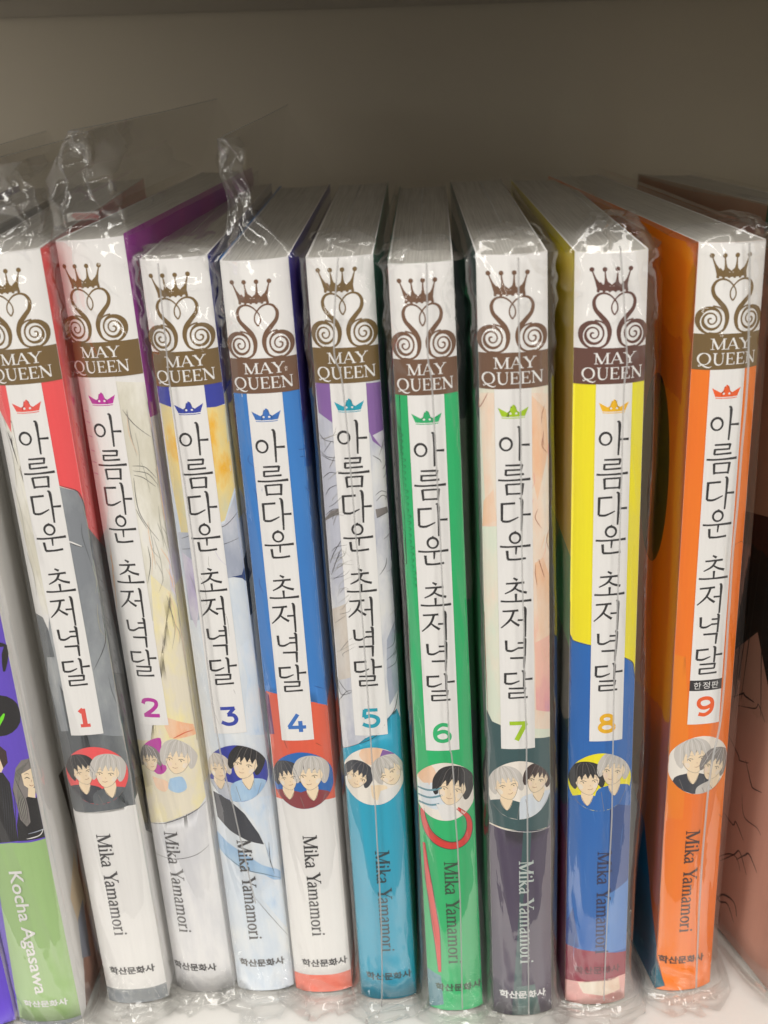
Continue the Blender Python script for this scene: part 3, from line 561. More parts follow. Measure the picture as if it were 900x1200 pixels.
  ('l','greyhair',[(-1.55,94.8),(-0.54,91.81),(-0.42,89.93)],0.0964069931737735),
  ('l','lilac',[(-1.36,97.88),(-0.96,94.94),(-1.07,92.39)],0.09935192864358952),
  ('l','greyhair',[(0.49,92.37),(0.76,89.39),(2.0,84.94)],0.09589043168738129),
  ('l','lilac',[(-5.15,120.21),(-4.06,117.51),(-3.68,114.7)],0.08505875284381806),
  ('l','lilac',[(-1.9,120.04),(-1.42,117.24),(-1.27,113.71)],0.09618933327327547),
  ('l','greyhair',[(-4.25,83.82),(-3.75,80.85),(-2.8,77.24)],0.06596682224142442),
  ('l','greyhair',[(-3.1,110.35),(-1.95,107.51),(-1.03,105.83)],0.08585434400640474),
  ('l','greyhair',[(0.73,107.76),(2.1,104.78),(2.18,99.99)],0.07273785179536378),
  ('l','hairline',[(-0.32,120.04),(-0.32,117.26),(1.52,115.34)],0.09359640660905733),
  ('l','greyhair',[(-2.77,115.06),(-2.05,112.24),(-2.1,108.1)],0.0829989557737312),
  ('l','lilac',[(1.12,122.11),(2.11,119.26),(3.66,117.3)],0.09827604460132322),
 ],
 4: [
  ('p','white',[(-7.2,0),(7.2,0),(7.2,187),(-7.2,187)],0),
  ('p','blue',[(-7.2,83),(7.2,83),(7.2,160),(-7.2,160)],0),
  ('p','blue',[(-7.2,157.22),(7.2,156.2),(7.2,80.65),(5.26,81.86),(-0.95,86.72),(-6.59,85.41),(-7.2,117.84)],0),
  ('p','orangered',[(-6.95,85.45),(-3.8,85.17),(0.79,83.66),(4.34,82.62),(7.12,80.98),(7.2,80.65),(7.2,49.44),(-7.2,50.24)],0),
  ('p','plum',[(-7.2,85.24),(-6.3,84.74),(-5.89,74.24),(-7.2,73.85)],0),
  ('p','white',[(-7.2,56.72),(-7.2,56.5),(0.54,56.59),(7.2,55.79),(7.2,0),(-7.2,0)],0),
  ('p','coralfoot',[(-7.2,0),(7.2,0),(7.2,5.2),(-7.2,5.2)],0),
  ('l','bluedark',[(5.89,144.46),(7.2,144.4),(7.2,145.29)],0.12),
  ('l','bluedark',[(6.06,142.78),(7.2,142.63)],0.12),
  ('l','bluedark',[(7.2,153.15),(7.2,150.62),(7.2,147.35)],0.12),
  ('l','bluedark',[(4.68,86.87),(6.82,85.46)],0.12),
  ('l','bluedark',[(6.39,135.74),(7.2,134.48),(7.2,132.76)],0.12),
  ('l','bluedark',[(7.2,130.8),(7.2,128.7)],0.12),
  ('l','rust',[(-4.09,74.57),(-3.04,70.83)],0.12),
  ('l','rust',[(3.82,71.96),(5.06,70.9)],0.12),
  ('l','bluedark',[(-2.96,110.32),(-3.45,108.89),(-2.15,107.81)],0.07958495769381735),
  ('l','bluedark',[(-1.93,121.57),(-2.12,120.2),(-1.58,119.1)],0.08398940557376694),
  ('l','bluedark',[(6.98,125.01),(7.07,123.61),(7.2,122.06)],0.08791058820590222),
  ('l','bluedark',[(-1.78,144.83),(-1.59,143.52),(-1.33,142.84)],0.06573135217531534),
  ('l','bluedark',[(7.2,88.64),(7.2,87.16),(7.2,84.39)],0.07590827295579908),
  ('l','bluedark',[(7.2,142.67),(7.2,141.38),(7.2,139.7)],0.06720245030229108),
  ('l','bluedark',[(-3.49,122.97),(-3.52,121.59),(-2.71,119.25)],0.0831190869838388),
  ('l','bluedark',[(-4.77,136.2),(-4.29,134.9),(-4.3,133.42)],0.07127025177984322),
  ('l','bluedark',[(-2.03,109.46),(-1.64,108.04),(-1.73,107.43)],0.05582366052630555),
  ('l','bluedark',[(-5.65,114.32),(-5.73,112.9),(-5.04,110.86)],0.09860610944892358),
  ('l','bluedark',[(7.2,137.03),(7.2,135.7),(7.2,134.56)],0.09412384819087606),
  ('l','bluedark',[(7.2,88.36),(6.99,86.96),(7.2,84.38)],0.06507138500694416),
  ('l','bluedark',[(7.2,95.45),(7.18,94.01),(7.2,92.18)],0.07080739292193561),
  ('l','bluedark',[(-2.85,136.5),(-2.95,135.17),(-3.0,133.94)],0.06616476436450165),
  ('l','bluedark',[(-5.0,143.86),(-5.44,142.51),(-3.86,141.03)],0.07687004249359156),
  ('l','bluedark',[(7.2,125.92),(7.2,124.52),(7.2,122.09)],0.0726949438351926),
 ],
 5: [
  ('p','hairwhite',[(-6.98,0),(6.98,0),(6.98,188),(-6.98,188)],0),
  ('p','violet',[(-6.98,160.69),(6.98,159.88),(6.98,144.63),(4.6,147.13),(4.11,149.13),(-3.4,151.46),(-6.72,153.73)],0),
  ('p','hairwhite',[(-3.4,151.46),(4.11,149.13),(4.58,146.81),(6.98,143.66),(6.98,131.47),(-5.06,132.45)],0),
  ('p','greypale',[(5.02,99.52),(6.98,103.83),(6.98,86.38),(4.76,82.81),(4.51,90.24)],0),
  ('p','tan',[(-6.98,107.37),(-3.41,109.36),(-3.32,90.75),(-6.79,89.35)],0),
  ('p','lilac',[(4.67,148.4),(6.98,149.14),(6.98,144.6),(6.32,145.48)],0),
  ('p','teal',[(4.6,79.86),(6.33,81.56),(6.98,78.95),(6.98,65.18),(6.98,0),(-6.98,0),(-6.98,58.16),(-6.98,71.28),(-3.1,73.27),(1.02,75.12)],0),
  ('p','hairwhite',[(-6.98,71.33),(-6.98,71.42),(-3.05,74.03),(0.38,75.53),(-2.89,76.68),(-6.78,79.69)],0),
  ('l','ink',[(-6.98,149.2),(-5.88,147.76),(-3.68,147.48)],0.11),
  ('l','ink',[(-6.98,145.0),(-5.52,143.92),(-2.99,143.89)],0.11),
  ('l','ink',[(-6.8,144.18),(-4.92,143.33),(-3.04,143.11)],0.11),
  ('l','ink',[(-6.88,138.8),(-5.14,140.38),(-3.25,140.17)],0.11),
  ('l','ink',[(-6.51,134.9),(-5.4,136.73),(-3.09,137.88)],0.11),
  ('l','ink',[(-6.87,130.14),(-5.11,131.78),(-3.17,132.06)],0.11),
  ('l','ink',[(-6.58,129.53),(-4.85,130.81),(-3.25,130.92)],0.11),
  ('l','ink',[(-6.72,118.6),(-5.51,121.59),(-3.31,125.2)],0.11),
  ('l','ink',[(-6.59,115.86),(-4.57,121.03),(-3.32,123.17)],0.11),
  ('l','ink',[(-6.98,90.04),(-6.35,85.8),(-2.87,87.48)],0.11),
  ('l','ink',[(-6.98,84.11),(-4.91,86.88),(-2.89,87.11)],0.11),
  ('l','ink',[(-6.79,89.35),(-5.55,87.48),(-4.28,86.24)],0.11),
  ('l','ink',[(4.49,134.75),(5.76,135.48),(6.98,134.8)],0.11),
  ('l','ink',[(4.6,133.41),(6.01,134.43),(6.98,133.48)],0.11),
  ('l','ink',[(4.49,129.43),(6.7,130.23)],0.11),
  ('l','ink',[(4.41,143.93),(5.86,142.67),(6.12,141.96)],0.11),
  ('l','ink',[(4.91,97.4),(6.56,98.33),(6.98,101.72)],0.11),
  ('l','ink',[(4.75,94.55),(6.77,96.09),(6.98,98.13)],0.11),
  ('l','ink',[(4.63,92.4),(6.62,93.24),(6.98,94.87)],0.11),
  ('l','ink',[(4.34,115.85),(5.7,117.61),(6.12,119.56)],0.11),
  ('p','greyhair',[(-6.98,129.46),(-5.46,131.4),(-3.28,132.25),(-3.37,130.92),(-5.23,130.09),(-6.98,128.78)],0),
  ('p','greyhair',[(4.3,131.47),(6.78,131.55),(6.98,130.14),(4.49,129.43)],0),
  ('l','ink',[(4.6,79.86),(1.03,75.27),(-3.1,73.27),(-6.98,71.43)],0.12),
  ('l','ink',[(4.6,79.86),(6.03,82.04),(6.98,86.48)],0.12),
  ('l','ink',[(-6.62,114.5),(-3.86,116.77),(-3.58,117.39)],0.05004737391391911),
  ('l','greyhair',[(-5.74,97.27),(-3.95,99.7),(-2.68,100.81)],0.09883402147380109),
  ('l','ink',[(6.34,140.38),(6.98,141.22),(6.98,141.96)],0.09904902812123399),
  ('l','hairline',[(-5.02,133.85),(-4.92,134.28),(-3.78,135.65)],0.0830029422870601),
  ('l','hairline',[(6.98,121.48),(6.98,122.44),(6.98,124.78)],0.09676265659715161),
  ('l','greyhair',[(6.98,132.47),(6.98,134.8),(6.98,133.43)],0.07591095292749875),
  ('l','ink',[(6.5,133.25),(6.98,134.24),(6.98,135.19)],0.06484110829654187),
  ('l','greyhair',[(-6.77,147.84),(-3.87,148.89),(-2.99,150.87)],0.08428664427868024),
  ('l','ink',[(6.98,114.59),(6.98,116.01),(6.98,117.14)],0.08244322221051122),
  ('l','hairline',[(-6.76,96.52),(-3.17,98.97),(-1.97,99.26)],0.06518250660459647),
  ('l','ink',[(-5.92,132.3),(-4.67,133.15),(-2.41,135.38)],0.07745476696218924),
  ('l','hairline',[(-5.67,146.2),(-5.45,148.18),(-1.42,149.56)],0.08958752530176847),
  ('l','hairline',[(-5.49,109.1),(-2.8,111.47),(-3.62,110.86)],0.06096160546487402),
  ('l','ink',[(-5.1,95.71),(-5.13,96.61),(-2.2,98.6)],0.05926430315298448),
  ('l','ink',[(-5.28,106.42),(-3.06,107.34),(-2.72,108.26)],0.07876278538940626),
  ('l','ink',[(-6.73,114.98),(-3.6,116.17),(-2.18,117.59)],0.0687099102567117),
  ('l','ink',[(6.16,95.44),(6.98,97.55),(6.98,98.55)],0.06102953115971637),
  ('l','greyhair',[(6.29,101.8),(6.98,103.44),(6.98,104.08)],0.08683764464739846),
  ('l','ink',[(-6.2,144.85),(-4.29,147.54),(-3.92,147.08)],0.07267506504006128),
  ('l','hairline',[(-5.98,118.65),(-3.28,121.1),(-3.72,122.12)],0.09723097531201),
  ('l','ink',[(-6.15,121.64),(-4.82,122.99),(-2.32,123.63)],0.08123987368340393),
  ('l','greyhair',[(-5.29,128.03),(-4.26,130.48),(-2.61,130.48)],0.0823944849133166),
  ('l','greyhair',[(5.83,116.28),(6.98,116.71),(6.98,119.07)],0.05316407274343027),
  ('l','greyhair',[(-5.02,111.62),(-3.73,113.16),(-2.7,112.79)],0.07350932817926503),
  ('l','greyhair',[(-5.24,141.37),(-4.31,143.04),(-3.84,144.26)],0.09345335974755045),
  ('l','hairline',[(5.96,105.47),(6.98,106.27),(6.98,107.58)],0.07410179633511538),
  ('l','hairline',[(-5.46,110.78),(-4.54,112.92),(-1.92,112.21)],0.055895664462950106),
  ('l','hairline',[(-5.72,138.67),(-3.15,140.82),(-2.31,140.02)],0.0828234624408943),
  ('l','ink',[(-5.35,129.44),(-5.05,130.31),(-3.97,131.88)],0.0734018996966456),
  ('l','greyhair',[(-5.22,107.61),(-4.31,108.2),(-2.27,111.33)],0.05304334292301308),
  ('l','hairline',[(-6.38,119.95),(-3.37,120.9),(-2.66,122.91)],0.08582680116266697),
  ('l','hairline',[(-5.14,112.63),(-4.16,114.66),(-1.38,116.17)],0.052395053303029404),
  ('l','ink',[(6.43,138.33),(6.94,139.24),(6.98,140.19)],0.07011787600370455),
  ('l','ink',[(6.08,94.78),(6.98,95.96),(6.98,96.11)],0.06072048791682283),
  ('l','greyhair',[(6.98,112.76),(6.98,114.36),(6.98,114.74)],0.08443026447632981),
  ('l','greyhair',[(-6.52,104.03),(-5.13,105.29),(-3.7,106.42)],0.06564379972691385),
  ('l','hairline',[(-6.34,116.48),(-3.49,119.12),(-1.41,120.01)],0.07463301371805459),
  ('l','greyhair',[(6.38,145.3),(6.98,146.85),(6.98,147.13)],0.08761586016761587),
  ('l','ink',[(5.69,124.13),(6.98,125.1),(6.98,126.54)],0.08906701354487412),
  ('l','greyhair',[(-6.31,117.39),(-3.65,118.79),(-3.8,120.53)],0.058468137732643685),
  ('l','hairline',[(-5.18,117.88),(-4.28,118.95),(-1.38,118.81)],0.09847670388598673),
  ('l','hairline',[(-6.84,119.34),(-3.81,122.13),(-2.02,120.81)],0.06651860228115448),
  ('l','ink',[(-5.31,119.47),(-4.27,120.97),(-3.09,121.58)],0.05720165165000231),
  ('l','hairline',[(6.89,136.26),(6.98,137.69),(6.98,138.29)],0.07207123489991923),
  ('l','greyhair',[(5.78,143.66),(6.74,145.81),(6.98,145.75)],0.08427490854721936),
  ('l','hairline',[(-6.5,129.67),(-4.02,131.17),(-2.02,131.37)],0.06385223635349682),
 ],
 6: [
  ('p','green',[(-6.65,0),(6.65,0),(6.65,187),(-6.65,187)],0),
  ('p','greenlight',[(-6.65,156.0),(-5.65,159.05),(-6.65,153.96),(-5.17,127.01),(-4.64,99.62),(-4.38,77.89),(-6.65,77.25),(-6.65,113.17)],0),
  ('l','greendark',[(-6.37,151.45),(-5.89,151.15),(-6.17,150.6)],0.12),
  ('l','greendark',[(-6.31,150.07),(-5.4,149.82),(-6.11,149.22)],0.12),
  ('l','greendark',[(-6.26,148.68),(-5.47,148.42),(-6.06,147.83)],0.12),
  ('l','greendark',[(-6.2,147.29),(-5.54,147.02),(-6.0,146.44)],0.12),
  ('l','greendark',[(-6.15,145.9),(-5.61,145.6),(-5.95,145.04)],0.12),
  ('l','greendark',[(-6.09,144.5),(-5.12,144.26),(-5.89,143.64)],0.12),
  ('l','greendark',[(-6.04,143.1),(-5.19,142.84),(-5.84,142.23)],0.12),
  ('l','greendark',[(-5.98,141.69),(-5.26,141.42),(-5.78,140.82)],0.12),
  ('l','greendark',[(-5.93,140.28),(-5.32,139.99),(-5.73,139.41)],0.12),
  ('l','greendark',[(-5.87,138.87),(-5.39,138.55),(-5.67,137.99)],0.12),
  ('l','greendark',[(-5.82,137.45),(-4.9,137.19),(-5.61,136.57)],0.12),
  ('l','greendark',[(-5.76,136.02),(-4.97,135.75),(-5.56,135.14)],0.12),
  ('l','greendark',[(-5.71,134.59),(-5.04,134.3),(-5.5,133.71)],0.12),
  ('l','greendark',[(-5.65,133.16),(-5.1,132.85),(-5.45,132.27)],0.12),
  ('l','greendark',[(-5.59,131.72),(-4.61,131.47),(-5.39,130.83)],0.12),
  ('l','greendark',[(-5.54,130.27),(-4.68,130.01),(-5.33,129.38)],0.12),
  ('l','greendark',[(-5.48,128.83),(-4.75,128.54),(-5.28,127.93)],0.12),
  ('l','greendark',[(-5.42,127.37),(-4.81,127.07),(-5.22,126.47)],0.12),
  ('l','greendark',[(-5.37,125.91),(-4.88,125.59),(-5.16,125.01)],0.12),
  ('l','greendark',[(-5.31,124.45),(-4.38,124.18),(-5.1,123.55)],0.12),
  ('l','greendark',[(-5.25,122.98),(-4.45,122.7),(-5.05,122.08)],0.12),
  ('l','greendark',[(-5.2,121.51),(-4.52,121.21),(-4.99,120.6)],0.12),
  ('l','greendark',[(-5.14,120.03),(-4.59,119.71),(-4.93,119.12)],0.12),
  ('l','greendark',[(-5.08,118.55),(-4.09,118.28),(-4.87,117.63)],0.12),
  ('l','greendark',[(-5.02,117.07),(-4.15,116.78),(-4.82,116.14)],0.12),
  ('l','greendark',[(-4.96,115.57),(-4.22,115.27),(-4.76,114.65)],0.12),
  ('p','greyblue',[(-6.65,11.6),(-3.34,10.26),(-3.0,1.68),(-6.65,0)],0),
  ('l','ink',[(-5.73,57.76),(-5.47,54.89),(-4.41,51.5),(-2.02,49.05),(1.1,48.04),(3.84,48.97),(5.17,51.71),(4.89,55.33),(2.58,58.21)],1.95),
  ('l','red',[(-5.73,57.76),(-5.47,54.89),(-4.41,51.5),(-2.02,49.05),(1.1,48.04),(3.84,48.97),(5.17,51.71),(4.89,55.33),(2.58,58.21)],1.6),
  ('l','ink',[(-3.57,11.5),(-3.81,22.02),(-4.62,31.76),(-5.42,41.25),(-5.78,48.32)],1.6),
  ('l','red',[(-3.57,11.5),(-3.81,22.02),(-4.62,31.76),(-5.42,41.25),(-5.78,48.32)],1.3),
  ('l','rust',[(-4.88,52.95),(-2.32,49.98),(1.67,48.79),(4.45,50.77)],0.12),
  ('l','rust',[(-6.43,41.64),(-5.18,31.58),(-3.99,21.14)],0.12),
  ('p','crimson',[(-6.65,58.97),(-6.52,58.22),(-6.65,47.94),(-6.65,47.98)],0),
 ],
 7: [
  ('p','cream',[(-7.18,0),(7.18,0),(7.18,188),(-7.18,188)],0),
  ('p','peachpale',[(-7.16,159.04),(-4.0,159.32),(-3.95,129.59),(-7.18,129.16),(-6.51,135.16)],0),
  ('p','peach',[(-6.8,135.11),(-4.69,137.98),(-4.22,130.89),(-7.18,129.27)],0),
  ('p','peachpale',[(3.36,159.03),(7.18,158.29),(7.18,78.92),(3.56,80.09)],0),
  ('p','peach',[(3.65,158.39),(6.72,154.8),(7.18,145.91),(4.68,134.98),(3.6,140.28)],0),
  ('p','peach',[(3.92,120.64),(5.86,121.57),(7.18,117.1),(7.18,101.92),(5.05,99.86)],0),
  ('p','salmonviolet',[(3.75,101.53),(7.18,102.62),(7.18,83.32),(3.93,84.76)],0),
  ('p','slate',[(-7.18,84.49),(-6.04,81.82),(-3.85,81.11),(0.93,78.18),(7.18,76.85),(7.18,53.1),(0.63,53.09),(-7.18,54.66),(-7.18,69.29)],0),
  ('p','violetdark',[(-7.18,54.29),(-3.98,53.56),(1.3,52.89),(6.09,52.93),(7.18,53.88),(7.18,0),(-7.18,0)],0),
  ('p','slate',[(0.63,53.09),(2.51,52.93),(2.01,43.72),(0.42,34.23),(-0.55,0),(-2.79,0),(-0.64,31.02),(-0.01,43.86)],0),
  ('p','magentadark',[(7.16,51.65),(7.18,53.1),(7.18,0),(7.18,0),(7.18,29.17)],0),
  ('p','slatepale',[(-1.27,8.51),(2.93,9.04),(4.28,0),(-1.39,0)],0),
  ('l','white',[(-7.18,54.51),(-3.98,53.64),(1.3,52.89),(6.09,52.77),(7.18,53.16)],0.12),
  ('l','rust',[(-7.18,157.88),(-7.18,155.98),(-5.44,159.24)],0.12),
  ('l','rust',[(-7.18,108.95),(-7.18,99.85),(-6.94,83.39)],0.1),
  ('l','rust',[(7.18,127.82),(6.67,125.34),(7.18,123.17)],0.1),
  ('p','skin',[(6.55,126.7),(7.18,127.13),(7.18,123.48),(6.87,124.62)],0),
  ('l','salmonviolet',[(5.98,99.83),(6.16,97.66),(5.82,95.31)],0.06554916564592793),
  ('l','peach',[(6.27,126.87),(5.79,125.01),(5.31,123.76)],0.1082511544855948),
  ('l','rust',[(4.76,133.03),(4.13,131.18),(5.49,128.51)],0.09528793903287489),
  ('l','salmonviolet',[(6.39,125.16),(6.38,123.17),(5.47,121.04)],0.06280297503038934),
  ('l','salmonviolet',[(3.84,135.63),(3.33,133.76),(3.12,130.12)],0.08197910526768254),
  ('l','rust',[(4.84,121.41),(5.41,119.28),(6.08,116.94)],0.10686474859499101),
  ('l','peach',[(7.18,145.89),(7.18,144.01),(7.18,141.16)],0.09223318250802312),
  ('l','rust',[(6.12,150.3),(5.99,148.45),(6.16,146.99)],0.07865490631374329),
  ('l','rust',[(6.38,155.88),(5.82,154.14),(5.6,152.1)],0.08269700022124139),
  ('l','salmonviolet',[(7.18,147.27),(7.18,145.37),(7.18,143.82)],0.10075664664646355),
  ('l','salmonviolet',[(3.9,141.43),(4.05,139.5),(3.47,137.62)],0.07943060128622043),
  ('l','peach',[(5.43,101.06),(5.5,98.94),(6.52,96.2)],0.08969382782924995),
  ('l','rust',[(5.85,148.85),(5.83,146.97),(6.82,145.38)],0.10120254911892249),
  ('l','rust',[(4.12,120.25),(4.03,118.25),(4.41,115.39)],0.08656171344642476),
 ],
 8: [
  ('p','yellow8',[(-7.5,0),(7.5,0),(7.5,188),(-7.5,188)],0),
  ('p','blue8',[(-7.5,110.54),(-7.5,109.02),(-7.5,101.56),(-6.77,99.93),(-3.11,99.21),(0.4,98.23),(4.74,95.62),(6.92,93.59),(7.5,89.74),(7.5,51.91),(-7.5,52.97)],0),
  ('p','blue8',[(-7.5,90.56),(7.5,89.71),(7.5,12.45),(-7.5,16.04)],0),
  ('p','bluedeep',[(2.27,58.13),(7.5,55.89),(7.5,35.94),(4.74,28.92),(2.48,33.48),(4.36,43.62)],0),
  ('p','bluepale',[(1.81,31.92),(7.5,35.12),(7.5,15.12),(2.17,15.24)],0),
  ('p','bluedeep',[(-7.46,23.51),(-5.91,28.26),(-4.44,16.92),(-7.38,15.97)],0),
  ('p','bluedeep',[(-7.5,93.45),(-7.5,92.26),(-6.93,88.41),(-7.5,89.81)],0),
  ('p','crimson8',[(-7.5,17.05),(-4.77,16.43),(2.17,15.41),(7.5,14.2),(7.5,5.59),(-7.5,5.74)],0),
  ('p','pinkfoot',[(-7.5,6.43),(-3.28,6.84),(3.07,6.99),(5.67,7.53),(7.5,7.33),(7.5,0),(-7.5,0)],0),
  ('p','peachpale',[(-4.64,6.46),(0.22,6.86),(3.44,6.83),(5.68,7.18),(6.17,3.42),(1.73,2.42),(-3.23,3.39)],0),
  ('l','ink',[(-7.5,109.36),(-7.5,101.56),(-6.77,99.93),(-2.92,99.14)],0.15),
  ('l','ink',[(4.74,95.62),(6.92,93.59),(7.5,89.74)],0.15),
  ('l','bluedeep',[(-3.06,57.53),(-1.39,56.01),(-0.08,57.52),(2.3,56.57),(4.36,57.39)],0.15),
  ('l','bluepale',[(-5.26,20.64),(-5.56,18.04),(-5.66,13.33)],0.07625062156732516),
  ('l','bluepale',[(-6.5,39.81),(-6.11,37.51),(-6.23,34.85)],0.06224585564541213),
  ('l','bluepale',[(5.59,50.68),(5.36,48.38),(5.16,44.86)],0.07542150601749746),
  ('l','bluepale',[(-1.36,58.19),(-1.75,55.87),(-1.11,52.87)],0.0784001614465903),
  ('l','bluepale',[(5.83,22.23),(5.57,19.81),(5.54,15.97)],0.06780849486515343),
  ('l','bluepale',[(-3.49,39.88),(-3.27,37.48),(-2.92,34.32)],0.06855861242333094),
  ('l','bluepale',[(6.71,67.64),(7.02,65.22),(6.95,62.01)],0.07510898004659093),
  ('l','bluepale',[(-7.5,74.06),(-7.5,71.8),(-7.05,67.78)],0.07310450154296019),
  ('l','bluepale',[(2.09,53.58),(1.66,51.27),(1.87,48.02)],0.07421532819682171),
  ('l','bluepale',[(-2.11,69.12),(-2.29,66.85),(-2.47,62.41)],0.08092391494758264),
 ],
 9: [
  ('p','orange',[(-7.24,0),(7.24,0),(7.24,188),(-7.24,188)],0),
  ('p','orangepale',[(-7.24,88.31),(-7.24,93.67),(-5.0,93.28),(-3.33,73.46),(-3.38,50.28),(-7.24,50.27)],0),
  ('p','tealfoot',[(-7.24,32.49),(-7.24,19.65),(-7.24,9.87),(-5.07,1.3),(-7.24,0),(-7.24,7.11)],0),
  ('l','rust',[(-7.24,27.41),(-7.24,17.0),(-7.08,8.61),(-4.86,0.99)],0.15),
  ('l','rust',[(4.21,120.04),(6.15,120.6),(7.24,119.96),(7.24,116.43)],0.1),
  ('l','rust',[(5.82,50.33),(7.24,48.78),(7.24,49.87)],0.1),
  ('l','rust',[(6.73,45.1),(7.24,43.44),(7.24,41.48),(7.24,39.67)],0.1),
 ],
 'A': [
  ('p','violetA',[(-7.9,0),(7.9,0),(7.9,190),(-7.9,190)],0),
  ('p','greenA',[(-4.66,52.97),(0.37,53.26),(4.9,52.77),(7.9,52.7),(7.9,0),(-7.9,0)],0),
  ('p','hairdark',[(-0.11,79.37),(2.46,79.01),(3.6,77.51),(3.45,74.54),(2.18,73.22),(-1.25,73.46)],0),
  ('p','skin',[(-0.82,75.69),(1.84,75.65),(2.18,73.22),(1.52,72.16),(-1.4,72.71)],0),
  ('p','black',[(-1.51,72.11),(1.85,72.12),(2.97,69.35),(2.13,53.66),(-4.61,53.21)],0),
  ('p','greyhair',[(4.83,72.76),(6.32,74.44),(7.9,74.32),(7.9,73.06),(7.9,69.24),(7.9,66.21),(7.9,64.81),(7.14,66.72),(6.24,61.7),(6.05,57.89),(4.69,57.12),(3.59,59.29),(4.24,63.79),(3.21,67.03)],0),
  ('p','skin',[(5.76,71.01),(7.9,71.71),(7.9,70.09),(7.9,67.09),(7.17,66.1),(5.86,67.94)],0),
  ('p','skin',[(6.65,67.3),(7.9,66.37),(7.41,62.78),(6.58,62.34),(6.02,64.08)],0),
  ('p','black',[(4.24,63.79),(6.13,64.8),(6.55,62.2),(7.73,63.79),(7.9,64.33),(7.9,60.06),(7.9,53.06),(2.12,53.59),(2.56,57.9)],0),
  ('p','greyhair',[(4.46,70.59),(5.52,69.56),(5.78,61.85),(5.64,58.02),(4.69,57.12),(3.59,59.29),(4.24,63.79),(3.4,67.0)],0),
  ('l','ink',[(6.25,69.64),(6.8,69.75),(7.24,69.2)],0.16),
  ('l','ink',[(6.36,70.66),(6.9,70.77),(7.3,70.31)],0.08),
  ('l','ink',[(7.89,68.99),(7.9,69.25),(7.9,68.84)],0.16),
  ('l','ink',[(7.9,70.03),(7.9,70.3),(7.9,69.96)],0.08),
  ('l','rust',[(6.89,67.74),(7.34,67.25),(7.9,67.38)],0.1),
  ('l','rust',[(7.58,68.82),(7.38,68.23)],0.07),
  ('l','ink',[(7.9,73.96),(5.35,70.37),(3.99,63.84),(4.14,58.02)],0.1),
  ('l','hairline',[(7.88,73.76),(5.23,70.4),(4.18,63.8),(4.26,58.0)],0.1),
  ('l','ink',[(7.64,73.64),(5.12,70.43),(4.36,63.76),(4.39,57.97)],0.1),
  ('l','hairline',[(7.39,73.52),(5.0,70.46),(4.54,63.72),(4.51,57.94)],0.1),
  ('l','ink',[(7.14,73.39),(4.88,70.49),(4.72,63.68),(4.63,57.91)],0.1),
  ('l','hairline',[(6.89,73.26),(4.76,70.52),(4.9,63.63),(4.75,57.88)],0.1),
  ('l','ink',[(6.64,73.13),(4.64,70.55),(5.08,63.59),(4.87,57.85)],0.1),
  ('l','hairline',[(6.38,73.0),(4.52,70.57),(5.26,63.54),(4.99,57.82)],0.1),
  ('l','ink',[(6.12,72.86),(4.4,70.6),(5.43,63.49),(5.11,57.79)],0.1),
  ('l','hairline',[(7.9,73.93),(7.9,70.8),(7.9,65.5)],0.1),
  ('l','hairline',[(7.9,73.76),(7.9,70.79),(7.9,65.49)],0.1),
  ('l','hairline',[(7.9,73.58),(7.9,70.78),(7.9,65.48)],0.1),
  ('l','hairline',[(7.9,73.41),(7.9,70.77),(7.9,65.46)],0.1),
  ('l','charcoal',[(1.31,71.04),(0.51,63.49),(-0.68,54.26)],0.12),
  ('l','charcoal',[(1.73,70.4),(1.04,63.45),(-0.21,54.23)],0.12),
  ('l','charcoal',[(2.14,69.75),(1.57,63.41),(0.27,54.21)],0.12),
  ('l','charcoal',[(2.54,69.1),(2.09,63.36),(0.74,54.18)],0.12),
  ('l','charcoal',[(2.94,68.44),(2.61,63.3),(1.21,54.14)],0.12),
  ('l','charcoal',[(3.34,67.77),(3.12,63.22),(1.68,54.1)],0.12),
  ('l','white',[(4.14,53.89),(6.94,54.04),(7.9,55.41)],0.25),
  ('l','greypale',[(4.67,55.18),(7.72,55.27),(7.9,55.58)],0.2),
  ('p','black',[(7.9,85.4),(7.6,83.9),(6.81,82.72),(5.71,81.9),(4.37,81.47),(2.91,81.46),(1.48,81.88),(0.26,82.73),(-0.61,83.95),(-1.03,85.44),(-0.95,87.07),(-0.4,88.65),(0.58,90.05),(1.86,91.09),(3.29,91.65),(4.72,91.65),(5.99,91.07),(7.02,90.0),(7.73,88.58),(7.9,87.03)],0),
  ('l','lime',[(4.82,86.98),(3.71,85.23),(2.65,83.56)],0.7),
  ('l','lime',[(2.25,88.35),(2.55,86.5),(3.47,85.27)],0.6),
  ('l','black',[(7.81,103.49),(7.24,100.52),(6.53,97.2)],1.1),
  ('l','black',[(5.4,104.23),(6.76,103.79),(7.78,103.29)],0.9),
  ('p','greyband',[(-7.9,0),(7.9,0),(7.9,1.2),(-7.9,1.2)],0),
 ],
}
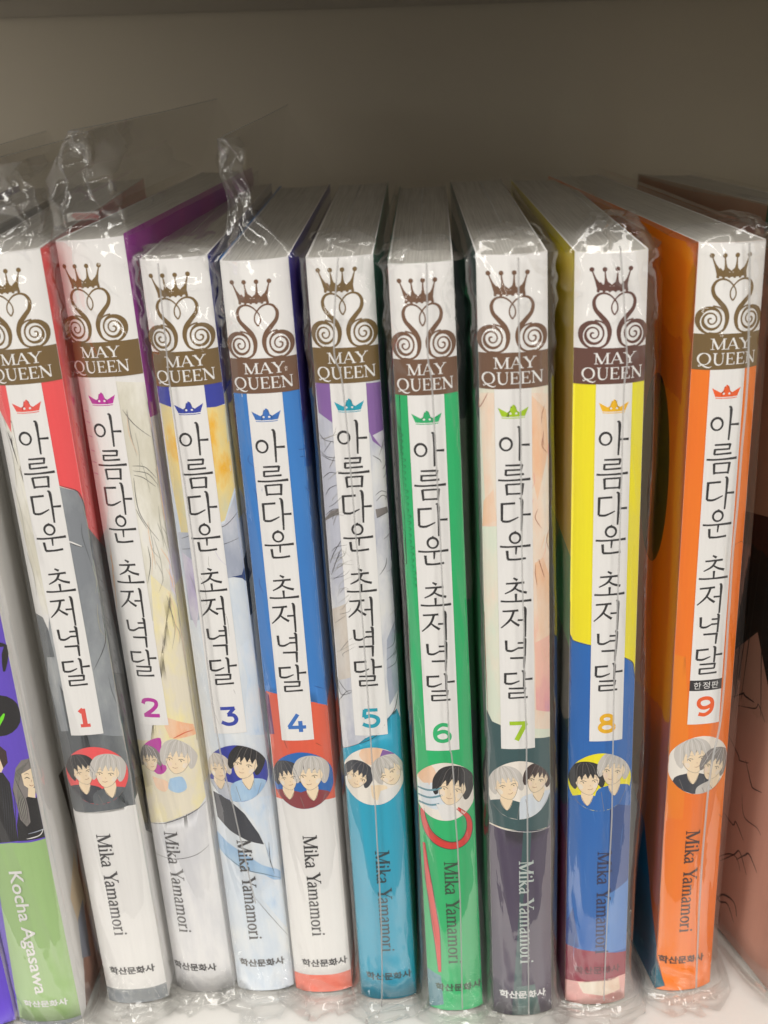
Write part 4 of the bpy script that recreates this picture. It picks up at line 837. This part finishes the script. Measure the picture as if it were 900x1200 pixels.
SEAM = {
 3: [
  (-2.71,186.7),
  (-3.46,167.22),
  (-3.69,158.4),
  (-3.09,125.35),
  (-3.47,78.38),
  (-1.41,51.06),
  (0.63,27.9),
 ],
 5: [
  (-0.03,187.33),
  (-2.23,168.31),
  (-0.78,158.36),
  (-0.22,119.05),
  (-0.03,79.68),
  (-0.4,26.73),
  (-1.98,-3.45),
 ],
 6: [
  (1.31,186.43),
  (0.73,167.62),
  (1.23,159.07),
  (1.49,120.42),
  (1.41,78.77),
  (1.86,70.51),
  (2.26,37.7),
  (1.6,1.71),
 ],
 7: [
  (1.05,187.46),
  (0.97,167.66),
  (1.15,159.2),
  (1.01,127.56),
  (1.34,86.18),
  (1.49,69.98),
  (1.24,1.52),
 ],
 8: [
  (1.07,188.57),
  (3.13,166.11),
  (2.63,157.59),
  (2.63,125.55),
  (2.34,98.1),
  (2.21,89.53),
  (2.41,51.88),
  (1.81,15.28),
  (1.73,2.42),
 ],
 9: [
  (2.32,187.6),
  (3.76,167.23),
  (4.25,155.39),
  (3.78,116.01),
  (3.89,80.2),
  (2.06,63.89),
  (1.56,32.12),
  (2.36,1.4),
 ],
}

# ------------------------------------------------------------------ the sleeve
def sleeve(root, W, H, seed, tall=0.0, low=.004, slack=(.0006, .0010), seam=None, foot=.010, profile=(1, .97, .93, .88, .8, .5, .25), peak=0.0, lean_back=.004):
    """clear bag round the book: fine sheet over spine and sides, creased fold over the top, gathered foot on the shelf"""
    w2 = W/2000; o = .0007; sl, sr = slack
    per = []     # (x, y, nx, ny, kind)
    D_ = .124
    for i in range(10):
        t = i/10; y = D_*(1-t)**1.7; per.append((w2+o, y, 1, 0))
    per.append((w2+o*.8, -.0002, .8, -.6))
    NS = 22
    for i in range(1, NS):
        x = w2*(1-2*i/NS); per.append((x, spine_point(W, x*1000, 90, 0).y-o, 0, -1))
    per.append((-w2-o*.8, -.0002, -.8, -.6))
    for i in range(1, 11):
        t = i/10; y = D_*t**1.7; per.append((-w2-o, y, -1, 0))
    n = len(per); rows = []; kinds = []
    def crease(x, y, z, f, k):
        q = noise.noise(Vector((x*f+seed*5.1+k, y*f+k*2.3, z*f+seed*1.7))); q2 = noise.noise(Vector((x*f*2.3+seed*5.1+k, y*f*2.3+k*2.3, z*f*2.3+seed*1.7)))
        return (.5-abs(q)*1.9)+.35*(.4-abs(q2)*1.6)
    def nz(x, y, z, f, k): return noise.noise(Vector((x*f+seed*7.3, y*f+seed*3.1+k, z*f*.35+seed)))
    NZ = 104
    h = H/1000
    def row(z, amp, top=0.0):
        r = []
        for (x, y, nx, ny) in per:
            d = (nz(x, y, z, 70, 0)*.0005 + nz(x, y, z, 200, 5)*.00012 + .0003)*amp
            ad = 0
            if nx > .5: ad = sr*max(0, nz(0, y*.3, z, 40, 9)+.75)*min(1, .25+abs(y)*60)*1.6
            if nx < -.5: ad = sl*max(0, nz(0, y*.3, z, 40, 13)+.75)*min(1, .25+abs(y)*60)*1.6
            # slack gathers towards the top corners and the foot
            endf = max(0, 1-(h-z)/.036)**1.3 + max(0, 1-z/.014)**1.5
            d += max(0, crease(x*1.1+z*.35, y*.6, z*.8, 125, 21)+.10)*.0026*endf*(1 if y < .012 else .3)
            if nx == 0: d += max(0, crease(x+z*.12, 0, z*.05, 210, 33)-.28)*.0012
            d = max(d, -.0001)
            r.append(Vector((x+nx*(d+ad), y+ny*d, z)))
        return r
    zs = [.0012+.0238*j/30 for j in range(30)]+[.025+(h-.065)*j/44 for j in range(44)]+[h-.040+.040*j/56 for j in range(57)]
    for z in zs: rows.append(row(z, 1)); kinds.append(0)
    rr = random.Random(seed*31+5)
    v = [p for r in rows for p in r]; f = []; mi = []; sm = []
    for j in range(len(rows)-1):
        for i in range(n-1): a = j*n+i; f.append((a, a+1, a+n+1, a+n)); mi.append(0); sm.append(True)
    def facets(grid, flip=0):
        """creased film: tight folds between nearly flat facets, rounded a little, with fine crinkles"""
        def cub(p0, p1, p2, p3, t): return .5*(2*p1+(p2-p0)*t+(2*p0-5*p1+4*p2-p3)*t*t+(3*p1-p0-3*p2+p3)*t**3)
        def up(line, k, mixc):
            out = []
            for q in range(len(line)-1):
                p0, p1, p2, p3 = line[max(0, q-1)], line[q], line[q+1], line[min(len(line)-1, q+2)]
                for z_ in range(k): t = z_/k; out.append(p1.lerp(p2, t)*(1-mixc)+cub(p0, p1, p2, p3, t)*mixc)
            return out+[line[-1]]
        g = [up(r, 4, .28) for r in grid]
        cl = [up([g[j][i] for j in range(len(g))], 4, .28) for i in range(len(g[0]))]
        R, C_ = len(cl[0]), len(cl); b = len(v)
        for j in range(R):
            for i in range(C_):
                p = cl[i][j]; e = math.sin(math.pi*min(1, j/(R-1)*1.0)) if j else 0
                w_ = crease(p.x*1.0, p.y*1.0, p.z*.8, 260, 3+flip)*.00034+crease(p.x, p.y, p.z, 620, 9+flip)*.00010
                v.append(Vector((p.x, p.y-w_*e*.8, max(-.0008, p.z+w_*e))))
        for j in range(R-1):
            for i in range(C_-1):
                a = b+j*C_+i; f.append((a, a+1, a+C_+1, a+C_)); mi.append(1); sm.append(True)
    def jit(a): return (rr.random()*2-1)*a
    fr0, fr1 = 10, 10+NS                      # the columns across the spine
    cols = [0, 3, 6, 8, fr0]+[fr0+1+q for q in sorted(rr.sample(range(1, NS-1), 6))]+[fr1, fr1+2, fr1+4, fr1+7, n-1]
    prof = profile if tall else [1, .97, .8, .5, .2, .03]
    M_ = 7 if tall else 6; grid = []
    for j in range(M_+1):
        t = j/M_; r = []
        q = t*(len(prof)-1); qi = min(int(q), len(prof)-2); pw = prof[qi]+(prof[qi+1]-prof[qi])*(q-qi)
        for i in cols:
            x, y, nx, ny = per[i]; p0 = rows[-1][i]; front = max(0, 1-max(0, y)/.02)
            if j == 0: r.append(p0.copy()); continue
            if tall:
                back = max(0, 1-y/.12); a = .0017*(t+.25)*(1 if y < .02 else .25)
                wd = pw if y < .03 else max(.02, 1-t*1.05)
                X = x*wd+peak*t+jit(a); Y = y+front*(lean_back*t+.0016*math.sin(t*6+seed))+jit(a)*1.3
                Zz = h+tall*t*(1-.06*min(1, y/.1))+jit(a*.6)*(t < 1)
            else:
                a = .0011*math.sin(min(1, t*1.15)*math.pi)*(1 if y < .02 else .3)
                X = x*pw*(1+.06*math.sin(t*3.1)*front)+peak*t+jit(a*1.5); Y = y+front*(.011*t*t-.0006*math.sin(t*math.pi))+jit(a)
                Zz = h+low*math.sin(min(1, t*1.4)*math.pi*.5)*(1 if y < .015 else .5)+jit(a*.6)
            r.append(Vector((X, Y, Zz)))
        grid.append(r)
    facets(grid)
    if tall:
        # the open mouth of the bag: an added pale ribbon paints the highlight on its rim, back from the peak
        top = grid[-1]; line = [top[q] for q in range(len(cols)//2, len(cols))]; vv = []; ff = []
        for q, p in enumerate(line):
            for dx, dz in ((-.00006, 0), (0, .00013), (.00006, 0)): vv.append(p+Vector((dx, 0, dz)))
            if q: b = 3*q; ff += [(b-3, b-2, b+1, b), (b-2, b-1, b+2, b+1)]
    # gathered foot: the sealed end of the bag spreads and folds on the shelf
    cols = [0, 3, 6, 8, fr0]+[fr0+1+q for q in sorted(rr.sample(range(1, NS-1), 8))]+[fr1, fr1+2, fr1+4, fr1+7, n-1]
    grid = []
    for j, (rad, zz) in enumerate([(0, .0012), (.10, .0003), (.22, .0016), (.38, .0002), (.55, .0014), (.76, .0002), (1.0, .0004)]):
        r = []
        for i in cols:
            x, y, nx, ny = per[i]; p0 = rows[0][i]
            if j == 0: r.append(p0.copy()); continue
            fr = 1 if y < .006 else max(.06, 1-(y-.006)/.02); rd = rad*foot*.72*fr*(.55+.75*rr.random())
            r.append(Vector((p0.x*(1+.10*rad)+nx*rd*.25+jit(.0009)*fr, p0.y+ny*rd+jit(.0007)*fr, max(-.0006, -.0006+zz*fr+rr.random()*.0015*fr*(1-.6*rad)*(j % 2 == 0)))))
        grid.append(r)
    facets(grid, 1)
    ob = mesh('plastic_sleeve', v, f, [FILM, CRUMPLE], root)
    for p, a, b in zip(ob.data.polygons, mi, sm): p.material_index = a; p.use_smooth = b
    if tall: mesh('mouth_highlight', vv, ff, EDGE, ob)
    if seam:
        # the weld along the sleeve, standing a little off the sheet
        pts = cr(seam, 10); vv = []; ff = []
        for k, (x, z) in enumerate(pts):
            y0 = spine_point(W, x, 90, 0)*1
            wig = .12*noise.noise(Vector((z*.08, seed, 0)))
            for dx, dy in ((-.2+wig, -1.4), (.06+wig, -2.05), (.2+wig, -1.4)):
                vv.append(Vector(((x+dx)/1000, y0.y+dy/1000, z/1000)))
            if k: b = 3*k; ff += [(b-3, b-2, b+1, b), (b-2, b-1, b+2, b+1)]
        s_ = mesh('weld_seam', vv, ff, WELD, ob)
    return ob

# ------------------------------------------------------------------ a book
def root_for(pose, label, group='sleeved comics standing on the shelf'):
    x, y, lean, yaw, W, H = pose
    ax = Vector((math.cos(yaw), math.sin(yaw), 0)); side = ax*math.cos(lean)-Z*math.sin(lean); up = ax*math.sin(lean)+Z*math.cos(lean); back = Vector((-math.sin(yaw), math.cos(yaw), 0))
    e = bpy.data.objects.new('comic_book', None); COL.objects.link(e); e.empty_display_size = .02
    e.matrix_world = Matrix(((side.x, back.x, up.x, x), (side.y, back.y, up.y, y), (side.z, back.z, up.z, 0), (0, 0, 0, 1)))
    e['label'] = label; e['category'] = 'book'; e['group'] = group; return e
def jacket_side(root, name, W, H, sgn, bands):
    """one cover of the jacket; bands = (colour, z from, z to, slant) printed across it, or free patches"""
    s = Sheet(W, side_point(W, sgn)); D_ = 124.0
    s.poly([(0, 0), (D_, 0), (D_, H), (0, H)], flat(bands[0]), 0, 12)
    o = .01
    for bd in bands[1:]:
        if bd[0] == 'line': s.quads(ribbon(cr(bd[2], 5), [bd[1]*.4, bd[1], bd[1]*.3]), flat('ink'), .06)
        else: s.poly(bd[1], flat(bd[0]), o, 12); o += .006
    # inner face and edges so that the board has thickness
    b = len(s.v); i = s.mi(flat('white')); t = .35
    for (y, z) in ((0, 0), (D_, 0), (D_, H), (0, H)): s.v += [Vector((sgn*(W/2+.02)/1000, y/1000, z/1000)), Vector((sgn*(W/2-t)/1000, y/1000, z/1000))]
    for a in range(4):
        c = (a+1) % 4; s.f.append((b+2*a, b+2*c, b+2*c+1, b+2*a+1)); s.m.append(i)
    s.f.append((b+1, b+3, b+5, b+7)); s.m.append(i)
    return s.build(name, root)
def page_block(root, W, H):
    w2 = W/2-.42; v = []; f = []; nx = 16
    # top with softly uneven leaves, front to back
    for j in range(9):
        for i in range(nx+1):
            x = -w2+2*w2*i/nx; y = -1.75*(1-abs(x/w2)**2.6)+.1+j/8*122.7
            v.append(Vector((x/1000, y/1000, (H-.12-.22*noise.noise(Vector((x*1.3, j*.15, W))))/1000)))
    for j in range(8):
        for i in range(nx): a = j*(nx+1)+i; f.append((a, a+1, a+nx+2, a+nx+1))
    b = len(v)
    for x in (-w2, w2):
        for y in (.3, 122.8):
            for z in (.6, H-.3): v.append(Vector((x/1000, y/1000, z/1000)))
    f += [(b+2, b+6, b+7, b+3), (b, b+4, b+6, b+2)]
    return mesh('page_block', v, f, PAPER, root)
def base_spine(W, H):
    s = Sheet(W); return s
def build_book(k, pose, label, base, dz, cx, brown, ccol, med, acol, pcol, acx=0, pz=8.0, left=None, right=None, slv=None, limited=False, adz=0, pcx=0):
    x, y, lean, yaw, W, H = pose; W *= 1000; H *= 1000
    root = root_for(pose, label)
    s = Sheet(W); a = W/2
    zb = Z_BAND1+dz if k != 'A' else H
    s.poly([(-a, 0), (a, 0), (a, zb), (-a, zb)], flat(base), 0, .5)
    if k != 'A': s.poly([(-a, zb), (a, zb), (a, H), (-a, H)], flat('labelwhite'), 0, .5)
    o = .012
    for kind, c, pts, wd in ART[k]:
        if kind == 'p': s.poly([(p, min(q, H-.03)) for p, q in pts], flat(c), o); o += .0035
    for kind, c, pts, wd in ART[k]:
        if kind == 'l': s.quads(ribbon(cr(pts, 6), [wd*.5, wd*1.2, wd, wd*.4]), flat(c), .098)
    sp = s.build('spine', root)
    if k != 'A':
        crest(W, H-.02, dz, cx*.6, brown).build('crest_label', sp)
        strip(W, dz, cx, ccol, limited).build('title_strip', sp)
        number(W, k, dz, cx+.1, ccol).build('volume_number', sp)
        medallion(W, dz, -.1, med[1], med[0]).build('medallion', sp)
        author(W, dz+adz, acx, acol).build('author_name', sp)
        publisher(W, pz, pcx, pcol).build('publisher_mark', sp)
    jacket_side(root, 'front_cover', W, H, 1, right)
    jacket_side(root, 'back_cover', W, H, -1, left)
    page_block(root, W, H)
    if slv is not None: sleeve(root, W, H, **slv)
    return root, sp

POSE = {
 1: (-0.07388, -0.00013, -0.05729, 0.00946, 0.01524, 0.19024),
 2: (-0.05738, 0.00381, -0.05526, -0.11066, 0.01487, 0.19156),
 3: (-0.04179, 0.0039, -0.04593, -0.01445, 0.01438, 0.18724),
 4: (-0.0268, 0.00312, -0.03523, -0.01654, 0.0144, 0.18653),
 5: (-0.01014, 0.00026, -0.02766, -0.01098, 0.01396, 0.18714),
 6: (0.00672, -0.00417, -0.02859, -0.01516, 0.01329, 0.18625),
 7: (0.02321, -0.00626, -0.01821, 0.0125, 0.01436, 0.18789),
 8: (0.04157, -0.00256, -0.00634, 0.03384, 0.01501, 0.18725),
 9: (0.06432, 0.00215, 0.00878, 0.15464, 0.01448, 0.18768),
 'A': (-0.0945, -0.008, -0.06, -0.03, 0.0158, 0.19),
 'B': (-0.111, -0.008, -0.07, -0.03, 0.0155, 0.19),
 'Z': (0.0935, -0.001, 0.075, 0.28, 0.016, 0.188),
}
INK = ('black', (40, 38, 40)); GREYINK = ('dark_grey', (70, 68, 70))
def rect(c, y0, y1, z0, z1, s=0): return (c, [(y0, z0), (y1, z0+s), (y1, z1+s), (y0, z1)])
H1 = lambda *a: a
build_book(1, POSE[1], 'comic with coral red and grey suit art and a coral number 1', 'white', 2.1, -.4, 'brownolive', ('coral', (226, 96, 88)),
    ('coral', two_heads((-.42, .2, .46, 'black', 'skin', 15), (.38, .1, .5, 'silverhair', 'skin', -12), 'charcoal', 'suitdark')), GREYINK, GREYINK, acx=-1.1, pz=10.0, adz=1.0,
    left=['hairpale'], right=['white', ('coral', [(0, 128), (12, 118), (60, 100), (124, 96), (124, 190), (0, 190)]), ('suit', [(0, 128), (12, 118), (40, 106), (124, 90), (124, 60), (0, 60)]), ('suitdark', [(0, 92), (40, 70), (124, 70), (124, 50), (0, 58)]), ('black', [(3, 62), (12, 58), (30, 30), (12, 40), (5, 46)])],
    slv=dict(seed=1, tall=.017, peak=.001, foot=.012, profile=(1, .96, .94, .9, .82, .74, .55)))
build_book(2, POSE[2], 'comic with pale hair and yellow wash art, purple cover edge and a magenta number 2', 'white', 1.9, -2.2, 'brownolive', ('magenta', (188, 62, 160)),
    ('yellow', [('p', 'magenta', [(-.6, .9), (-.1, .95), (-.2, .3), (-.05, -.1), (-.4, -.3), (-.9, .3)]), *face(-.62, .2, .42, 'greyhair', 'skin', 8, .1), *face(.36, .26, .56, 'silverhair', 'skin', -12, -.12), ('p', 'skyblue', [(.0, -.45), (.4, -.4), (.5, -.8), (.2, -.95), (-.1, -.8)]), ('p', 'peach', [(-.6, -.4), (-.1, -.55), (-.2, -.9), (-.5, -.8)])]), GREYINK, GREYINK, acx=-2.4, pz=7.6, adz=-1.5, pcx=-1.4,
    left=['hairpale', rect('coral', 0, 40, 100, 150)], right=['palewhite', ('purple', [(0, 140), (30, 128), (124, 120), (124, 192), (0, 192)]), ('lilac', [(0, 110), (30, 100), (124, 100), (124, 135), (0, 152)]), ('yellow', [(0, 60), (124, 60), (124, 108), (0, 112)])],
    slv=dict(seed=2, tall=.0215, peak=.000, foot=.010, lean_back=.001, profile=(1, 1.02, 1.0, .92, .8, .55, .25)))
build_book(3, POSE[3], 'comic with royal blue and amber art over pale blue and a blue number 3', 'paleblue', -.4, -.4, 'brownolive', ('navy_blue', (58, 72, 166)),
    ('royal', two_heads((-.62, .2, .42, 'tan', 'skin', 10), (.32, .35, .52, 'black', 'skin', -20), 'greypale', 'skyblue')), GREYINK, GREYINK, acx=-.8, pz=8.6, adz=-1.5,
    left=['white', rect('amber', 0, 60, 120, 160)], right=['paleblue', ('royal', [(0, 150), (124, 150), (124, 187.2), (0, 187.2)]), ('amber', [(0, 128), (30, 122), (124, 120), (124, 155), (0, 157)]), ('charcoal', [(0, 104), (30, 96), (124, 90), (124, 122), (0, 118)]), ('washblue', [(0, 40), (40, 46), (124, 40), (124, 84), (0, 92)])],
    slv=dict(seed=3, low=.0022, seam=SEAM[3], foot=.013))
build_book(4, POSE[4], 'comic with bright blue art above orange red, white foot and a blue number 4', 'white', -2.2, -.3, 'brownred', ('mid_blue', (66, 116, 190)),
    ('blue8', two_heads((-.5, .15, .45, 'charcoal', 'skin', 12), (.28, .22, .52, 'silverhair', 'skin', -5), 'crimson', 'crimson')), INK, GREYINK, acx=.1, pz=8.9, adz=1.7, pcx=.9,
    left=['white', rect('blue', 0, 124, 83, 187), rect('royal', 0, 124, 150, 187)], right=['white', ('blue', [(0, 80), (124, 74), (124, 160), (0, 158)]), ('deepviolet', [(0, 150), (124, 140), (124, 186.5), (0, 186.5)]), ('orangered', [(0, 58), (124, 58), (124, 78), (0, 82)]), rect('coralfoot', 0, 124, 0, 5)],
    slv=dict(seed=4, tall=.0245, peak=-.0034, foot=.010, lean_back=.001, profile=(1, .74, .48, .34, .30, .42, .12)))
build_book(5, POSE[5], 'comic with white inked hair art above teal and a teal number 5', 'hairwhite', .3, .1, 'brownolive', ('sea_blue', (36, 158, 180)),
    ('warmwhite', [('p', 'peach', [(-.3, .95), (.3, .98), (.3, .5), (-.1, .4), (-.4, .7)]), ('p', 'violet', [(.35, .9), (.7, .7), (.5, .5), (.25, .6)]), *face(-.5, .02, .46, 'charcoal', 'skin', -24, .1), *face(.5, .14, .5, 'silverhair', 'skin', 24, -.14), ('p', 'skin', [(-.1, -.3), (.4, -.35), (.3, -.8), (-.05, -.75)]), ('p', 'white', [(.2, -.5), (.8, -.4), (.5, -.9), (.1, -.95)])]), ('teal_ink', (24, 60, 70)), ('teal_ink', (24, 60, 70)), acx=.6, pz=7.0, adz=-3.5, pcx=.4,
    left=['white', rect('violet', 0, 40, 140, 187)], right=['teal', ('deepteal', [(0, 120), (124, 120), (124, 187), (0, 187)]), rect('violet', 0, 20, 110, 168), rect('greypale', 0, 40, 85, 118)],
    slv=dict(seed=5, low=.0040, seam=SEAM[5], foot=.012, slack=(.0009, .0012)))
build_book(6, POSE[6], 'green comic with a red ribbon near its foot and a green number 6', 'green', -1.5, -.2, 'brownred', ('leaf_green', (52, 176, 112)),
    ('warmwhite', [('p', 'peach', [(-.9, .5), (-.4, .9), (-.2, .3), (-.6, .25)]), ('p', 'paleblue', [(-.95, .2), (-.2, .3), (.0, -.3), (-.3, -.6), (-.9, -.3)]), ('l', 'greyblue', [(-.9, .1), (-.5, .05), (-.1, .15)], .5), ('l', 'greyblue', [(-.9, -.15), (-.5, -.2), (-.1, -.1)], .5), ('l', 'greyblue', [(-.85, -.4), (-.5, -.45), (-.2, -.4)], .5), *face(.24, .16, .62, 'black', 'skin', -14, -.06), ('p', 'white', [(-.3, -.4), (.2, -.5), (.3, -.9), (-.1, -.95)])]), ('green_ink', (30, 70, 46)), ('green_ink', (30, 70, 46)), acx=.3, pz=7.0, adz=-2.0, pcx=.9,
    left=['green', rect('deepteal', 0, 124, 100, 187)], right=['green', rect('greenlight', 0, 124, 0, 60)],
    slv=dict(seed=6, low=.0030, seam=SEAM[6], foot=.012, slack=(.0008, .0018)))
build_book(7, POSE[7], 'comic with cream and peach art above dark slate and violet and a lime number 7', 'cream', 0, -.3, 'brownred', ('lime_ink', (164, 198, 50)),
    ('warmwhite', two_heads((-.42, .22, .5, 'silverhair', 'skin', 14), (.58, .35, .44, 'hairdark', 'skin', -16), 'slate', 'paleblue')), ('pale_ink', (190, 200, 196)), ('white_ink', (226, 226, 226)), acx=1.0, pz=6.2, adz=-2.2,
    left=['greenlight', rect('slate', 0, 124, 150, 188), ('hairpale', [(0, 110), (124, 110), (124, 152), (0, 152)]), rect('slate', 0, 124, 0, 82)], right=['peachpale', rect('peach', 0, 124, 120, 160), rect('slate', 0, 124, 0, 78), rect('magentadark', 0, 30, 0, 55)],
    slv=dict(seed=7, low=.0042, seam=SEAM[7], foot=.013, slack=(.0008, .0022)))
build_book(8, POSE[8], 'comic with vivid yellow art above blue, crimson foot and a golden number 8', 'yellow8', -.5, .9, 'browndark', ('gold_ink', (242, 182, 36)),
    ('yellow8', two_heads((-.42, .1, .5, 'black', 'skin', 8), (.42, .42, .5, 'silverhair', 'skin', -12), 'blue8', 'blue8')), ('navy_ink', (24, 34, 80)), ('crimson_ink', (96, 30, 48)), acx=1.1, pz=10.2, adz=-2.0, pcx=.2,
    left=['yellow8', rect('crimson8', 0, 124, 0, 46), ('bluedeep', [(0, 46), (124, 46), (124, 70), (0, 82)]), ('slate', [(0, 76), (124, 70), (124, 96), (0, 98)]), ('greenlight', [(0, 98), (124, 98), (124, 122), (0, 120)])], right=['yellow8', rect('blue8', 0, 124, 20, 72), rect('crimson8', 0, 124, 0, 20), ('black', [(9, 150), (30, 152), (30, 166), (9, 160)])],
    slv=dict(seed=8, low=.0062, seam=SEAM[8], foot=.012, slack=(.0010, .0034), peak=.002))
build_book(9, POSE[9], 'orange comic with a black limited edition strip above its orange number 9', 'orange', .8, .1, 'brownolive', ('orange_ink', (232, 100, 56)),
    ('warmwhite', two_heads((-.22, .3, .52, 'silverhair', 'skin', 10), (.5, -.05, .48, 'greyhair', 'skin', -24), 'charcoal', 'silverhair')), ('brown_ink', (70, 36, 14)), ('brown_ink', (70, 36, 14)), acx=-.9, pz=9.4, adz=-.8, pcx=-1.2, limited=True,
    left=['orange', ('black', [(20+10*math.cos(t*math.pi/14), 132+23*math.sin(t*math.pi/14)) for t in range(28)]), ('tealfoot', [(0, 12), (6, 22), (14, 40), (40, 52), (124, 60), (124, 0), (0, 0)])], right=['orange', rect('olive', 0, 124, 60, 100), rect('dullred', 0, 124, 0, 60)],
    slv=dict(seed=9, low=.0042, seam=SEAM[9], foot=.010, slack=(.0008, .0030), peak=.005))

# ------------------------------------------------------------------ the neighbours at both ends of the row
ra, spA = build_book('A', POSE['A'], 'violet comic with a green foot reading Kocha Agasawa, at the left of the row', 'violetA', 0, 0, None, None, None, None, None,
    left=['violetA'], right=['white', ('hairdark', [(16, 60), (34, 58), (30, 36), (20, 40)]), ('dullred', [(12, 20), (20, 40), (40, 44), (60, 0), (4, 0)]), ('skin', [(8, 30), (16, 38), (18, 22), (10, 20)]), ('greypale', [(10, 22), (16, 24), (14, 8), (8, 12)]), ('coral', [(30, 30), (60, 36), (60, 0), (20, 0)])], slv=dict(seed=11, tall=.016, foot=.008))
WA = POSE['A'][4]*1000
s = Sheet(WA); m = flat('labelwhite')
for f in font_polys('Kocha Agasawa', 1, .014): s.quads([[(-.6+p[1]*4.2, 27.5-p[0]*36) for p in f]], m, .11)
s.build('author_name', spA)
publisher(WA, 6.6, .2, ('white_ink', (226, 226, 226)), 11.0, 2.0).build('publisher_mark', spA)

def plain_book(pose, label, spine_c, left, right, slv):
    x, y, lean, yaw, W, H = pose; W *= 1000; H *= 1000
    root = root_for(pose, label); a = W/2; s = Sheet(W)
    s.poly([(-a, 0), (a, 0), (a, H), (-a, H)], flat(spine_c), 0, .5); s.build('spine', root)
    jacket_side(root, 'front_cover', W, H, 1, right); jacket_side(root, 'back_cover', W, H, -1, left); page_block(root, W, H)
    if slv: sleeve(root, W, H, **slv)
    return root
plain_book(POSE['B'], 'plain violet comic cut off at the lower left corner', 'violetA', ['violetA'], ['violetA', rect('lilac', 0, 124, 0, 34)], None)
folds = []
zr = random.Random(3)
for q in range(26):
    y0 = zr.uniform(4, 62); z0 = zr.uniform(4, 84); a1 = zr.uniform(-4, 4)
    folds.append(('line', zr.uniform(.3, .6), [(y0, z0), (y0+zr.uniform(2, 5), z0+a1), (y0+zr.uniform(5, 9), z0+a1*.4), (y0+zr.uniform(9, 15), z0+zr.uniform(-6, 6))]))
for q in range(14):
    y0 = zr.uniform(0, 50); folds.append(('line', .5, [(y0, 112), (y0+zr.uniform(-3, 3), 92), (y0+zr.uniform(-6, 8), 66)]))
plain_book(POSE['Z'], 'dull red book with black hair art on its cover, cut off by the right edge', 'dullred', ['browngrey', rect('dullred', 0, 124, 0, 112), ('deepteal', [(34, 178), (52, 178), (52, 188), (34, 188)]), ('black', [(0, 84), (6, 96), (16, 112), (30, 116), (50, 112), (66, 116), (66, 72), (50, 84), (40, 76), (30, 86), (20, 72), (14, 78), (8, 70)])]+folds, ['white'], dict(seed=13, low=.003, foot=.006))
